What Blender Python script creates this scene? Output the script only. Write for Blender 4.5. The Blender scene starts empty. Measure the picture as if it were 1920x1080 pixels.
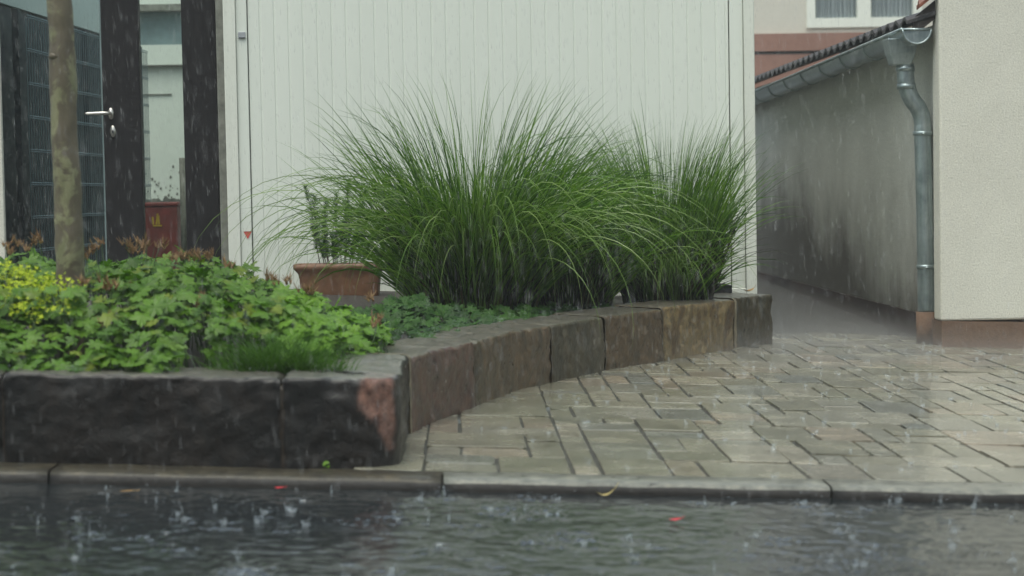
import bpy, bmesh, math, random
from mathutils import Vector, Matrix, noise
R = math.radians
random.seed(11)
scene = bpy.context.scene
col = scene.collection

# ------------------------------------------------------------------ camera
F = 3600.0                      # focal length in pixels of the 1920 px frame
CAM = Vector((0, 0, .85))
def camdir(px, py): return Vector(((px - 960) / F, (540 - py) / F, -1.0))
dY = camdir(855, 364).normalized()
up0 = Vector((-.019, 1, 0))
dZ = (up0 - dY * up0.dot(dY)).normalized()
dX = dY.cross(dZ)
M3 = Matrix((dX, dY, dZ))
cd = bpy.data.cameras.new('camera'); cam = bpy.data.objects.new('camera', cd); col.objects.link(cam)
cam.matrix_world = Matrix.Translation(CAM) @ M3.to_4x4()
cd.sensor_width = 36; cd.lens = 36 * F / 1920
cd.clip_start = .05; cd.clip_end = 500
cd.dof.use_dof = True; cd.dof.focus_distance = 9.2; cd.dof.aperture_fstop = 3.4
scene.camera = cam

def at(px, py, Y):              # survey: a sight line met with the plane y = Y
    d = M3 @ camdir(px, py); return CAM + d * (Y / d.y)
GA, GB, G0 = -.0425, .0094, -.016
def gz(x, y): return G0 + GA * x + GB * y          # the paving falls a little to the right
def ground(px, py, h=0):
    d = M3 @ camdir(px, py)
    t = (G0 + h - CAM.z) / (d.z - GA * d.x - GB * d.y)
    return CAM + d * t

# ------------------------------------------------------------------ tags, meshes
def tag(o, label=None, cat=None, group=None, kind=None):
    if label: o['label'] = label
    if cat: o['category'] = cat
    if group: o['group'] = group
    if kind: o['kind'] = kind
    return o
def empty(name, loc, label, cat, group=None):
    o = bpy.data.objects.new(name, None); col.objects.link(o); o.location = loc
    o.empty_display_size = .1
    return tag(o, label, cat, group)
class MB:
    def __init__(s): s.v = []; s.f = []; s.uv = None
    def add(s, vs, fs):
        b = len(s.v); s.v += [tuple(v) for v in vs]; s.f += [tuple(i + b for i in f) for f in fs]; return s
    def box(s, x0, x1, y0, y1, z0, z1):
        return s.add([(x0,y0,z0),(x1,y0,z0),(x1,y1,z0),(x0,y1,z0),(x0,y0,z1),(x1,y0,z1),(x1,y1,z1),(x0,y1,z1)],
            [(3,2,1,0),(4,5,6,7),(0,1,5,4),(1,2,6,5),(2,3,7,6),(3,0,4,7)])
    def obox(s, o, ax, ay, az):   # oriented box: corner o, three edges
        o = Vector(o); ax = Vector(ax); ay = Vector(ay); az = Vector(az)
        return s.add([o, o+ax, o+ax+ay, o+ay, o+az, o+ax+az, o+ax+ay+az, o+ay+az],
            [(3,2,1,0),(4,5,6,7),(0,1,5,4),(1,2,6,5),(2,3,7,6),(3,0,4,7)])
    def tube(s, pts, rads, n=12, cap=True):
        pts = [Vector(p) for p in pts]
        if not hasattr(rads, '__len__'): rads = [rads] * len(pts)
        base = len(s.v); fs = []
        a = None
        for i, p in enumerate(pts):
            t = (pts[min(i+1, len(pts)-1)] - pts[max(i-1, 0)]).normalized()
            if a is None:
                a = t.cross(Vector((0,0,1)) if abs(t.z) < .9 else Vector((0,1,0))).normalized()
            a = (a - t * a.dot(t)).normalized(); b = t.cross(a)
            for k in range(n):
                w = 2*math.pi*k/n
                s.v.append(tuple(p + (a*math.cos(w) + b*math.sin(w)) * rads[i]))
        for i in range(len(pts)-1):
            for k in range(n):
                k2 = (k+1) % n
                s.f.append((base+i*n+k, base+i*n+k2, base+(i+1)*n+k2, base+(i+1)*n+k))
        if cap:
            s.f.append(tuple(base+k for k in reversed(range(n))))
            s.f.append(tuple(base+(len(pts)-1)*n+k for k in range(n)))
        return s
    def build(s, name, mat, parent=None, smooth=False, bevel=0, extra=None, origin=None):
        me = bpy.data.meshes.new(name); nf = len(s.f)
        if extra: s.add(extra[0].v, extra[0].f)
        off = Vector((0,0,0))
        if parent is not None: off = world_of(parent)
        if parent is None and origin is not None: off = Vector(origin)
        me.from_pydata([(v[0]-off.x, v[1]-off.y, v[2]-off.z) for v in s.v], [], s.f); me.update()
        if mat: me.materials.append(mat)
        if extra:
            me.materials.append(extra[1])
            for i in range(nf, len(me.polygons)): me.polygons[i].material_index = 1
        if bevel:
            bm = bmesh.new(); bm.from_mesh(me)
            bmesh.ops.remove_doubles(bm, verts=bm.verts, dist=1e-5)
            es = [e for e in bm.edges if len(e.link_faces) == 2 and e.calc_face_angle(0) > .6]
            bmesh.ops.bevel(bm, geom=es, offset=bevel, segments=2, affect='EDGES', profile=.5)
            bm.to_mesh(me); bm.free()
        if smooth:
            for p in me.polygons: p.use_smooth = True
        o = bpy.data.objects.new(name, me); col.objects.link(o)
        if parent is not None: o.parent = parent
        elif origin is not None: o.location = off
        return o
def world_of(o):
    v = Vector(o.location)
    while o.parent is not None:
        o = o.parent; v = v + Vector(o.location)
    return v

# ------------------------------------------------------------------ materials
def nm(name):
    m = bpy.data.materials.new(name); m.use_nodes = True
    nt = m.node_tree; b = nt.nodes['Principled BSDF']; return m, nt, b
def node(nt, t, **kw):
    n = nt.nodes.new(t)
    for k, v in kw.items():
        if k in n.inputs: n.inputs[k].default_value = v
        else: setattr(n, k, v)
    return n
def ramp(nt, fac, stops):
    r = nt.nodes.new('ShaderNodeValToRGB')
    el = r.color_ramp.elements
    while len(el) > 1: el.remove(el[-1])
    el[0].position = stops[0][0]; el[0].color = (*stops[0][1], 1)
    for p, c in stops[1:]:
        e = el.new(p); e.color = (*c, 1)
    nt.links.new(fac, r.inputs[0]); return r.outputs[0]
def coords(nt, scale=(1,1,1), rot=(0,0,0), kind='Object'):
    tc = nt.nodes.new('ShaderNodeTexCoord'); mp = nt.nodes.new('ShaderNodeMapping')
    mp.inputs['Scale'].default_value = scale; mp.inputs['Rotation'].default_value = rot
    nt.links.new(tc.outputs[kind], mp.inputs[0]); return mp.outputs[0]
def noise_n(nt, vec, scale, detail=6, rough=.6, dist=0):
    n = node(nt, 'ShaderNodeTexNoise', Scale=scale, Detail=detail, Roughness=rough, Distortion=dist)
    nt.links.new(vec, n.inputs['Vector']); return n.outputs['Fac']
def mixc(nt, fac, a, b, mode='MIX'):
    m = nt.nodes.new('ShaderNodeMix'); m.data_type = 'RGBA'; m.blend_type = mode
    for sock, v in ((m.inputs[0], fac), (m.inputs[6], a), (m.inputs[7], b)):
        if isinstance(v, (int, float)): sock.default_value = v
        elif isinstance(v, tuple): sock.default_value = (*v, 1)
        else: nt.links.new(v, sock)
    return m.outputs[2]
def math_n(nt, op, a, b=0.0, clamp=False):
    m = nt.nodes.new('ShaderNodeMath'); m.operation = op; m.use_clamp = clamp
    for i, v in enumerate((a, b)):
        if isinstance(v, (int, float)): m.inputs[i].default_value = v
        else: nt.links.new(v, m.inputs[i])
    return m.outputs[0]
def bump(nt, b, h, strength, dist=.01):
    n = node(nt, 'ShaderNodeBump', Strength=strength, Distance=dist)
    nt.links.new(h, n.inputs['Height']); nt.links.new(n.outputs[0], b.inputs['Normal']); return n
def sepz(nt, vec):
    s = nt.nodes.new('ShaderNodeSeparateXYZ'); nt.links.new(vec, s.inputs[0]); return s

def plain(name, c, rough=.5, metal=0, var=.25, scale=8, bmp=.15, bscale=60, spec=.5, stretch=(1,1,1), coat=0):
    m, nt, b = nm(name); v = coords(nt, stretch)
    f = noise_n(nt, v, scale, 8, .65)
    lo = tuple(x*(1-var) for x in c); hi = tuple(min(1, x*(1+var)) for x in c)
    nt.links.new(ramp(nt, f, [(.3, lo), (.7, hi)]), b.inputs['Base Color'])
    b.inputs['Metallic'].default_value = metal; b.inputs['Specular IOR Level'].default_value = spec
    f2 = noise_n(nt, v, scale*3, 6)
    nt.links.new(ramp(nt, f2, [(.3, (rough*.75,)*3), (.7, (min(1, rough*1.25),)*3)]), b.inputs['Roughness'])
    if coat: b.inputs['Coat Weight'].default_value = coat; b.inputs['Coat Roughness'].default_value = .12
    if bmp: bump(nt, b, noise_n(nt, v, bscale, 8, .7), bmp, .004)
    return m

def mat_white_metal():
    m, nt, b = nm('painted_sheet_metal'); v = coords(nt, (3, 3, .35))
    f = noise_n(nt, v, 2.2, 8, .65)
    c = ramp(nt, f, [(.35, (.655,.69,.62)), (.62, (.675,.71,.64))])
    o = sepz(nt, coords(nt))
    w = noise_n(nt, coords(nt, (9, 9, .8)), 3, 8, .7)
    g = math_n(nt, 'MULTIPLY', ramp(nt, math_n(nt, 'ADD', o.outputs[2], math_n(nt,'MULTIPLY',w,.5)), [(.28,(1,1,1)),(.75,(0,0,0))]), .22)
    nt.links.new(mixc(nt, g, c, (.36,.37,.31)), b.inputs['Base Color'])
    b.inputs['Roughness'].default_value = .34
    bump(nt, b, noise_n(nt, coords(nt), 35, 5), .04, .003)
    return m
def mat_plaster(name, lo, hi, grain, stain=None, gc=.55):
    m, nt, b = nm(name); v = coords(nt)
    f = noise_n(nt, v, 1.6, 9, .68); g = noise_n(nt, v, grain, 7, .75)
    c = ramp(nt, f, [(.3, lo), (.7, hi)])
    c = mixc(nt, gc, c, ramp(nt, g, [(.34, (.55,.55,.53)), (.55, (1,1,1)), (.75, (1.08,1.08,1.06))]), 'MULTIPLY')
    if stain:
        # damp, algae and splash dirt rising from the foot of the wall and running down from the gutter
        o = sepz(nt, v)
        big = noise_n(nt, coords(nt, (1.0,.8,.55)), 1.5, 9, .62)
        streak = noise_n(nt, coords(nt, (5,3.2,.35)), 2.0, 8, .7)
        h = math_n(nt, 'ADD', o.outputs[2], math_n(nt, 'MULTIPLY', math_n(nt, 'SUBTRACT', big, .5), -1.5))
        h = math_n(nt, 'ADD', h, math_n(nt, 'MULTIPLY', math_n(nt, 'SUBTRACT', streak, .5), -.25))
        h = math_n(nt, 'SUBTRACT', h, math_n(nt, 'MULTIPLY', math_n(nt, 'ADD', o.outputs[1], 2.0), .10))
        dirt = ramp(nt, h, [(.0, (1,1,1)), (.18, (.78,.78,.78)), (.42, (.42,.42,.42)), (.66, (.16,.16,.16)), (1.0, (0,0,0))])
        c = mixc(nt, dirt, c, stain)
    nt.links.new(c, b.inputs['Base Color']); b.inputs['Roughness'].default_value = .85
    b.inputs['Specular IOR Level'].default_value = .25
    bump(nt, b, g, gc, .006)
    return m
def mat_zinc():
    m, nt, b = nm('weathered_zinc'); v = coords(nt)
    f = noise_n(nt, v, 9, 9, .7); s = noise_n(nt, coords(nt, (14,14,1.2)), 4, 7, .65)
    c = ramp(nt, f, [(.3, (.24,.29,.30)), (.55, (.36,.42,.42)), (.75, (.48,.53,.52))])
    c = mixc(nt, .5, c, ramp(nt, s, [(.35,(.55,.6,.6)),(.6,(1,1,1))]), 'MULTIPLY')
    nt.links.new(c, b.inputs['Base Color']); b.inputs['Metallic'].default_value = .75
    nt.links.new(ramp(nt, f, [(.3,(.28,)*3),(.7,(.46,)*3)]), b.inputs['Roughness'])
    bump(nt, b, f, .08, .004); return m
def mat_stone(name, cols, dark=1.0, rough=.4, fresh=None, top_sheen=None):
    m, nt, b = nm(name)
    tc = nt.nodes.new('ShaderNodeTexCoord'); oi = nt.nodes.new('ShaderNodeObjectInfo')
    off = nt.nodes.new('ShaderNodeVectorMath'); off.operation = 'ADD'
    sc = nt.nodes.new('ShaderNodeVectorMath'); sc.operation = 'SCALE'; sc.inputs[3].default_value = 1.0
    cmb = nt.nodes.new('ShaderNodeCombineXYZ'); r9 = math_n(nt, 'MULTIPLY', oi.outputs['Random'], 37)
    for i in range(3): nt.links.new(r9, cmb.inputs[i])
    nt.links.new(tc.outputs['Object'], off.inputs[0]); nt.links.new(cmb.outputs[0], off.inputs[1])
    v = off.outputs[0]
    mp = nt.nodes.new('ShaderNodeMapping'); mp.inputs['Scale'].default_value = (1,1,.5); nt.links.new(v, mp.inputs[0])
    a = noise_n(nt, mp.outputs[0], 6.5, 10, .7, .8); g = noise_n(nt, v, 26, 9, .75); p = noise_n(nt, v, 90, 6, .7)
    k = len(cols); c = ramp(nt, a, [(.28 + .44*i/(k-1), tuple(x*dark for x in cols[i])) for i in range(k)])
    if fresh:
        at_ = nt.nodes.new('ShaderNodeAttribute'); at_.attribute_name = 'fresh'
        c = mixc(nt, at_.outputs['Fac'], c, ramp(nt, a, [(.28 + .44*i/3, fresh[i]) for i in range(4)]))
    if top_sheen:  # upward faces paler: wet sky reflection put into the colour
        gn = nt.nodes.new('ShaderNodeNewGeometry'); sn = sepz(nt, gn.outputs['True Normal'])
        c = mixc(nt, ramp(nt, math_n(nt, 'ADD', sn.outputs[2], math_n(nt, 'MULTIPLY', math_n(nt, 'SUBTRACT', a, .5), .5)), [(.72,(0,0,0)),(.95,(.85,.85,.85))]), c, top_sheen)
    c = mixc(nt, .75, c, ramp(nt, g, [(.32,(.25,.25,.24)),(.5,(.9,.9,.9)),(.68,(1.6,1.5,1.4))]), 'MULTIPLY')
    nt.links.new(c, b.inputs['Base Color'])
    nt.links.new(ramp(nt, g, [(.3,(rough*.6,)*3),(.7,(min(1,rough*1.5),)*3)]), b.inputs['Roughness'])
    mix = math_n(nt, 'ADD', math_n(nt,'MULTIPLY',g,.8), math_n(nt,'MULTIPLY',p,.35))
    bump(nt, b, mix, .8, .012)
    b.inputs['Coat Weight'].default_value = .5; b.inputs['Coat Roughness'].default_value = .2; b.inputs['Coat IOR'].default_value = 1.33; b.inputs['Specular IOR Level'].default_value = .3; return m
def mat_paver():
    m, nt, b = nm('wet_concrete_paver'); geo = nt.nodes.new('ShaderNodeNewGeometry'); v = coords(nt)
    rnd = geo.outputs['Random Per Island']
    c = ramp(nt, rnd, [(0,(.185,.178,.130)),(.3,(.240,.228,.172)),(.5,(.20,.197,.158)),(.68,(.272,.255,.198)),(.82,(.25,.213,.158)),(.93,(.15,.156,.136)),(1,(.295,.278,.220))])
    f = noise_n(nt, v, 5, 9, .7); g = noise_n(nt, v, 70, 7, .75)
    mr = noise_n(nt, coords(nt,(1,1,1)), 1.1, 5, .6)
    c = mixc(nt, .85, c, ramp(nt, f, [(.3,(.5,.5,.48)),(.55,(1,1,1)),(.72,(1.2,1.17,1.1))]), 'MULTIPLY')
    c = mixc(nt, .6, c, ramp(nt, g, [(.3,(.55,.55,.55)),(.6,(1.1,1.1,1.1))]), 'MULTIPLY')
    moss = ramp(nt, mr, [(.52,(0,0,0)),(.66,(.55,.55,.55))])
    c = mixc(nt, moss, c, (.15,.155,.10))
    nt.links.new(c, b.inputs['Base Color'])
    nt.links.new(ramp(nt, f, [(.3,(.10,)*3),(.55,(.26,)*3),(.75,(.42,)*3)]), b.inputs['Roughness'])
    hh = math_n(nt, 'ADD', math_n(nt,'MULTIPLY',g,.6), math_n(nt,'MULTIPLY',noise_n(nt, coords(nt,(1,.45,1)), 22, 4),.9))
    bump(nt, b, hh, .9, .007); b.inputs['Coat Weight'].default_value = .55; b.inputs['Coat Roughness'].default_value = .14; b.inputs['Coat IOR'].default_value = 1.33; b.inputs['IOR'].default_value = 1.45
    return m
def mat_road():
    m, nt, b = nm('wet_asphalt'); v = coords(nt)
    g = noise_n(nt, v, 160, 5, .75); p = noise_n(nt, coords(nt,(.5,1,1)), 1.3, 7, .6)
    nt.links.new(ramp(nt, g, [(.3,(.005,.007,.008)),(.6,(.014,.018,.020)),(.75,(.035,.042,.045))]), b.inputs['Base Color'])
    nt.links.new(ramp(nt, p, [(.35,(.03,)*3),(.65,(.11,)*3)]), b.inputs['Roughness'])
    bump(nt, b, math_n(nt,'ADD', noise_n(nt, v, 60, 4, .6), math_n(nt,'MULTIPLY', g, .5)), .5, .0012); b.inputs['IOR'].default_value = 1.8
    return m
def mat_leaf(name, cols, rough=.35, trans=.35, spec=.25, island=True, scale=30):
    m, nt, b = nm(name); geo = nt.nodes.new('ShaderNodeNewGeometry')
    k = len(cols); c = ramp(nt, geo.outputs['Random Per Island'], [(i/(k-1), cols[i]) for i in range(k)])
    f = noise_n(nt, coords(nt), scale, 5, .6)
    c = mixc(nt, .6, c, ramp(nt, f, [(.3,(.6,.6,.6)),(.65,(1.2,1.2,1.15))]), 'MULTIPLY')
    nt.links.new(c, b.inputs['Base Color']); b.inputs['Roughness'].default_value = rough
    b.inputs['Specular IOR Level'].default_value = spec
    tr = nt.nodes.new('ShaderNodeBsdfTranslucent'); nt.links.new(mixc(nt, 1.0, c, (1.1,1.35,.5), 'MULTIPLY'), tr.inputs[0])
    mx = nt.nodes.new('ShaderNodeMixShader'); mx.inputs[0].default_value = trans
    nt.links.new(b.outputs[0], mx.inputs[1]); nt.links.new(tr.outputs[0], mx.inputs[2])
    nt.links.new(mx.outputs[0], nt.nodes['Material Output'].inputs[0]); return m
def mat_glass(name, tint, refl=1.0, wet=.0):
    m, nt, b = nm(name); nt.nodes.remove(b)
    t = nt.nodes.new('ShaderNodeBsdfTransparent'); t.inputs[0].default_value = (*tint, 1)
    g = nt.nodes.new('ShaderNodeBsdfGlossy'); g.inputs['Roughness'].default_value = .06
    fr = nt.nodes.new('ShaderNodeFresnel'); fr.inputs[0].default_value = 1.5
    if wet:
        h = noise_n(nt, coords(nt,(1,1,.22)), 55, 5, .7, 1.0)
        bn = node(nt, 'ShaderNodeBump', Strength=wet, Distance=.006); nt.links.new(h, bn.inputs['Height'])
        nt.links.new(bn.outputs[0], g.inputs['Normal']); nt.links.new(bn.outputs[0], fr.inputs['Normal'])
    mx = nt.nodes.new('ShaderNodeMixShader'); nt.links.new(math_n(nt,'MULTIPLY',fr.outputs[0],refl,True), mx.inputs[0])
    nt.links.new(t.outputs[0], mx.inputs[1]); nt.links.new(g.outputs[0], mx.inputs[2])
    nt.links.new(mx.outputs[0], nt.nodes['Material Output'].inputs[0]); return m
def mat_water(name, op, c=(.85,.9,.92)):
    m, nt, b = nm(name); nt.nodes.remove(b)
    t = nt.nodes.new('ShaderNodeBsdfTransparent'); d = nt.nodes.new('ShaderNodeBsdfTranslucent'); d.inputs[0].default_value = (*c,1)
    d2 = nt.nodes.new('ShaderNodeBsdfDiffuse'); d2.inputs[0].default_value = (*c,1)
    g = nt.nodes.new('ShaderNodeBsdfGlossy'); g.inputs['Roughness'].default_value = .15
    a = nt.nodes.new('ShaderNodeAddShader'); m0 = nt.nodes.new('ShaderNodeMixShader'); m0.inputs[0].default_value = .5
    nt.links.new(d.outputs[0], m0.inputs[1]); nt.links.new(d2.outputs[0], m0.inputs[2])
    m1 = nt.nodes.new('ShaderNodeMixShader'); m1.inputs[0].default_value = .25
    nt.links.new(m0.outputs[0], m1.inputs[1]); nt.links.new(g.outputs[0], m1.inputs[2])
    mx = nt.nodes.new('ShaderNodeMixShader'); mx.inputs[0].default_value = op
    nt.links.new(t.outputs[0], mx.inputs[1]); nt.links.new(m1.outputs[0], mx.inputs[2])
    nt.links.new(mx.outputs[0], nt.nodes['Material Output'].inputs[0]); return m

M_white = mat_white_metal()
M_frame = mat_plaster('painted_garage_render', (.61,.63,.56), (.64,.665,.595), 60, None, .12)
M_seal = plain('black_rubber_seal', (.02,.022,.025), .5, var=.1, bmp=0)
M_house = mat_plaster('beige_roughcast', (.58,.57,.495), (.67,.66,.575), 100)
M_plinth = mat_plaster('redbrown_plinth_paint', (.12,.073,.048), (.17,.11,.075), 50)
M_plinth_d = mat_plaster('dark_wet_plinth', (.03,.022,.02), (.065,.04,.032), 40)
M_shed = mat_plaster('stained_grey_plaster', (.58,.59,.53), (.66,.67,.60), 70, stain=(.105,.098,.083))
M_zinc = mat_zinc()
M_tile = plain('dark_roof_tile', (.035,.032,.033), .5, var=.5, scale=14)
M_tile_red = plain('red_roof_tile', (.16,.045,.02), .5, var=.5, scale=14)
M_opp = mat_plaster('grey_street_render', (.16,.16,.15), (.21,.21,.195), 30, None, .2)
M_backwall = mat_plaster('cream_house_render', (.52,.50,.43), (.58,.56,.49), 20, None, .1)
M_redband = mat_plaster('red_sandstone_band', (.24,.135,.105), (.29,.165,.13), 14, None, .25)
M_upvc = plain('white_window_frame', (.72,.74,.66), .35, var=.04, bmp=0)
M_curtain = plain('grey_net_curtain', (.23,.27,.28), .8, var=.3, scale=10, stretch=(6,6,.2), bmp=0)
M_black = plain('black_stained_timber', (.012,.011,.012), .55, spec=.2, var=.3, scale=9, stretch=(6,6,.4), bmp=.2)
M_concrete = plain('grey_concrete_post', (.17,.175,.15), .8, var=.4, scale=16, bmp=.4)
M_steel = plain('brushed_steel', (.52,.50,.46), .3, metal=.9, var=.1, bmp=0)
M_glass = mat_glass('wet_door_glass', (.86,.93,.94), .55, .5)
M_glass2 = mat_glass('side_light_glass', (.95,.98,.96), .35, .12)
M_anthr = plain('anthracite_cladding', (.018,.022,.026), .5, var=.3, scale=5, bmp=.15)
M_wire = plain('galvanised_wire', (.20,.26,.28), .5, metal=.3, var=.15, bmp=0)
M_redbox = plain('faded_red_plastic', (.20,.04,.034), .5, var=.35, scale=9, bmp=.1)
M_yellow = plain('yellow_print', (.55,.38,.03), .5, var=.2, bmp=0)
M_peel = mat_plaster('white_peeling_wall', (.58,.63,.57), (.64,.69,.62), 18, None, .12)
M_dirt = plain('dirty_wall_foot', (.10,.105,.09), .8, var=.7, scale=12, bmp=.3)
M_paver = mat_paver()
M_joint = plain('joint_sand', (.022,.022,.02), .6, var=.5, scale=60, bmp=.5, bscale=200)
M_sand = plain('mossy_joint_sand', (.035,.035,.026), .6, var=.8, scale=25, bmp=.8, bscale=150)
M_road = mat_road()
M_alley = plain('wet_alley_asphalt', (.085,.085,.08), .22, var=.5, scale=20, bmp=.5, bscale=120)
M_kerb = mat_stone('wet_kerb_concrete', [(.11,.115,.095),(.17,.175,.15),(.23,.235,.20)], 1, .35)
M_kerb_old = mat_stone('mossy_kerb_concrete', [(.02,.018,.013),(.04,.036,.024),(.07,.06,.036)], 1, .45)
M_kerb_shade = plain('shaded_wet_kerb_face', (.016,.014,.012), .5, var=.5, scale=30, bmp=.5)
M_soil = plain('dark_wet_soil', (.022,.017,.013), .7, var=.6, scale=40, bmp=.9, bscale=90)
M_slab = plain('wet_grey_slab', (.17,.17,.155), .25, var=.35, scale=6, bmp=.2)
M_bark = None
M_st_black = mat_stone('black_wet_sandstone', [(.0035,.0033,.0032),(.006,.0055,.005),(.012,.0085,.0065),(.0045,.0042,.0042)], 1, .38, top_sheen=(.115,.11,.092))
M_st_brown = mat_stone('brown_wet_sandstone', [(.020,.016,.009),(.050,.036,.017),(.095,.060,.028),(.036,.030,.015)], 1, .34, top_sheen=(.115,.11,.092))
M_st_red = mat_stone('red_wet_sandstone', [(.026,.016,.012),(.060,.031,.022),(.10,.050,.032),(.04,.027,.019)], 1, .34, top_sheen=(.115,.11,.092))
M_st_green = mat_stone('mossy_wet_sandstone', [(.017,.017,.010),(.034,.031,.016),(.062,.048,.024),(.024,.026,.014)], 1, .36, top_sheen=(.115,.11,.092))
M_st_tan = mat_stone('tan_wet_sandstone', [(.034,.023,.011),(.095,.058,.024),(.21,.155,.07),(.06,.042,.019)], 1, .36, top_sheen=(.115,.11,.092))
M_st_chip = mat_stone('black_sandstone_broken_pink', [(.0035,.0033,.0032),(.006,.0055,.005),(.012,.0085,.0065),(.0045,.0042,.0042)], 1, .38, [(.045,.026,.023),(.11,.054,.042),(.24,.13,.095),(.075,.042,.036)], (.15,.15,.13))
M_ochre_j = mat_stone('ochre_mortar', [(.03,.023,.013),(.06,.046,.026),(.13,.105,.065)], 1, .5)
M_lime_j = mat_stone('pale_lime_mortar', [(.12,.10,.065),(.22,.185,.12),(.30,.26,.18)], 1, .5)
M_mortar = mat_stone('brown_mortar', [(.010,.008,.006),(.022,.015,.010),(.07,.055,.035)], 1, .5)
M_terra = plain('wet_terracotta', (.135,.064,.031), .6, var=.35, scale=12, bmp=.3, bscale=40)
M_blackpl = plain('black_plastic_tray', (.02,.02,.02), .35, var=.2, bmp=.05)
M_grass = mat_leaf('ornamental_grass_blade', [(.015,.048,.005),(.038,.105,.008),(.075,.17,.012),(.14,.25,.028),(.052,.13,.010)], .32, .3)
M_grass_l = mat_leaf('arching_pale_blade', [(.08,.16,.02),(.13,.22,.045),(.20,.28,.09)], .3, .3, .5)
M_grass2 = mat_leaf('dark_grass_blade', [(.014,.045,.007),(.032,.085,.011),(.056,.13,.016),(.10,.185,.03)], .34, .3)
M_fine = mat_leaf('fine_tuft_blade', [(.03,.085,.01),(.055,.135,.015),(.08,.17,.02)], .4, .3)
M_ger = mat_leaf('geranium_leaf', [(.030,.082,.004),(.060,.145,.006),(.095,.20,.010),(.045,.115,.007),(.08,.175,.010),(.065,.15,.010),(.14,.19,.012)], .42, .28, .35)
M_lime = mat_leaf('lime_geranium_leaf', [(.068,.16,.007),(.10,.22,.011),(.135,.265,.018),(.08,.185,.012)], .42, .3, .35)
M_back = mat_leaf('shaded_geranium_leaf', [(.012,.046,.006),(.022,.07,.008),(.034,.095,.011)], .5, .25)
M_stem = plain('green_stem', (.05,.09,.03), .5, var=.3, bmp=0)
M_seed = mat_leaf('rust_seed_head', [(.24,.13,.07),(.30,.19,.09),(.20,.11,.06),(.36,.26,.13)], .6, .2)
M_mantle = mat_leaf('yellow_green_flower', [(.36,.44,.03),(.46,.52,.035),(.30,.42,.04)], .55, .3)
M_rose = mat_leaf('rosemary_needle', [(.028,.065,.03),(.05,.10,.05),(.075,.135,.065)], .5, .2)
M_twig = plain('brown_twig', (.06,.045,.03), .7, var=.3)
M_shade_culm = mat_leaf('shade_dark_culm', [(.008,.011,.005),(.014,.018,.007),(.012,.022,.006),(.018,.022,.008),(.07,.055,.025)], .65, .08, .15)  # near-black culms: shade in the clump's heart put into their colour
M_fall_y = plain('yellow_fallen_leaf', (.42,.34,.12), .45, var=.3, scale=30, bmp=.2)
M_fall_o = plain('ochre_fallen_leaf', (.28,.16,.04), .45, var=.3, scale=30, bmp=.2)
M_fall_r = plain('red_petal', (.45,.03,.04), .4, var=.25, scale=30, bmp=.1)
def mat_veil(name, op):
    m, nt, b = nm(name); nt.nodes.remove(b)
    t = nt.nodes.new('ShaderNodeBsdfTransparent'); d = nt.nodes.new('ShaderNodeBsdfDiffuse'); d.inputs[0].default_value = (.97,.98,.98,1)
    l = nt.nodes.new('ShaderNodeBsdfTranslucent'); l.inputs[0].default_value = (.97,.98,.98,1)
    a = nt.nodes.new('ShaderNodeMixShader'); a.inputs[0].default_value = .5; nt.links.new(d.outputs[0], a.inputs[1]); nt.links.new(l.outputs[0], a.inputs[2])
    mx = nt.nodes.new('ShaderNodeMixShader'); mx.inputs[0].default_value = op; nt.links.new(t.outputs[0], mx.inputs[1]); nt.links.new(a.outputs[0], mx.inputs[2])
    nt.links.new(mx.outputs[0], nt.nodes['Material Output'].inputs[0]); return m
def mat_refr(name, op):
    m, nt, b = nm(name); nt.nodes.remove(b)
    t = nt.nodes.new('ShaderNodeBsdfTransparent'); r = nt.nodes.new('ShaderNodeBsdfRefraction'); r.inputs['IOR'].default_value = 1.33; r.inputs['Roughness'].default_value = .35
    g = nt.nodes.new('ShaderNodeBsdfGlossy'); g.inputs['Roughness'].default_value = .3
    a = nt.nodes.new('ShaderNodeMixShader'); a.inputs[0].default_value = .3; nt.links.new(r.outputs[0], a.inputs[1]); nt.links.new(g.outputs[0], a.inputs[2])
    mx = nt.nodes.new('ShaderNodeMixShader'); mx.inputs[0].default_value = op; nt.links.new(t.outputs[0], mx.inputs[1]); nt.links.new(a.outputs[0], mx.inputs[2])
    nt.links.new(mx.outputs[0], nt.nodes['Material Output'].inputs[0]); return m
M_drop = mat_veil('falling_rain_water', .10)
M_splash = mat_water('splash_water', .2, (.80,.90,.95))
M_redtri = plain('red_sticker', (.55,.10,.08), .5, var=.1, bmp=0)
M_plate = plain('grey_plate', (.36,.38,.40), .4, metal=.2, var=.1, bmp=0)

def mat_bark():
    m, nt, b = nm('lichen_bark'); v = coords(nt); s = coords(nt, (1,1,.28))
    a = noise_n(nt, v, 9, 8, .62, .6); g = noise_n(nt, s, 40, 8, .7)
    base = ramp(nt, noise_n(nt, s, 14, 8, .7), [(.3,(.06,.048,.03)),(.6,(.115,.098,.062)),(.75,(.17,.15,.095))])
    lich = ramp(nt, a, [(.50,(0,0,0)),(.57,(.85,.85,.85))])
    c = mixc(nt, lich, base, ramp(nt, g, [(.3,(.13,.14,.065)),(.7,(.25,.25,.14))]))
    nt.links.new(c, b.inputs['Base Color']); b.inputs['Roughness'].default_value = .55
    bump(nt, b, math_n(nt,'ADD',g,math_n(nt,'MULTIPLY',a,.6)), .7, .006); return m
M_bark = mat_bark()

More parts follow.
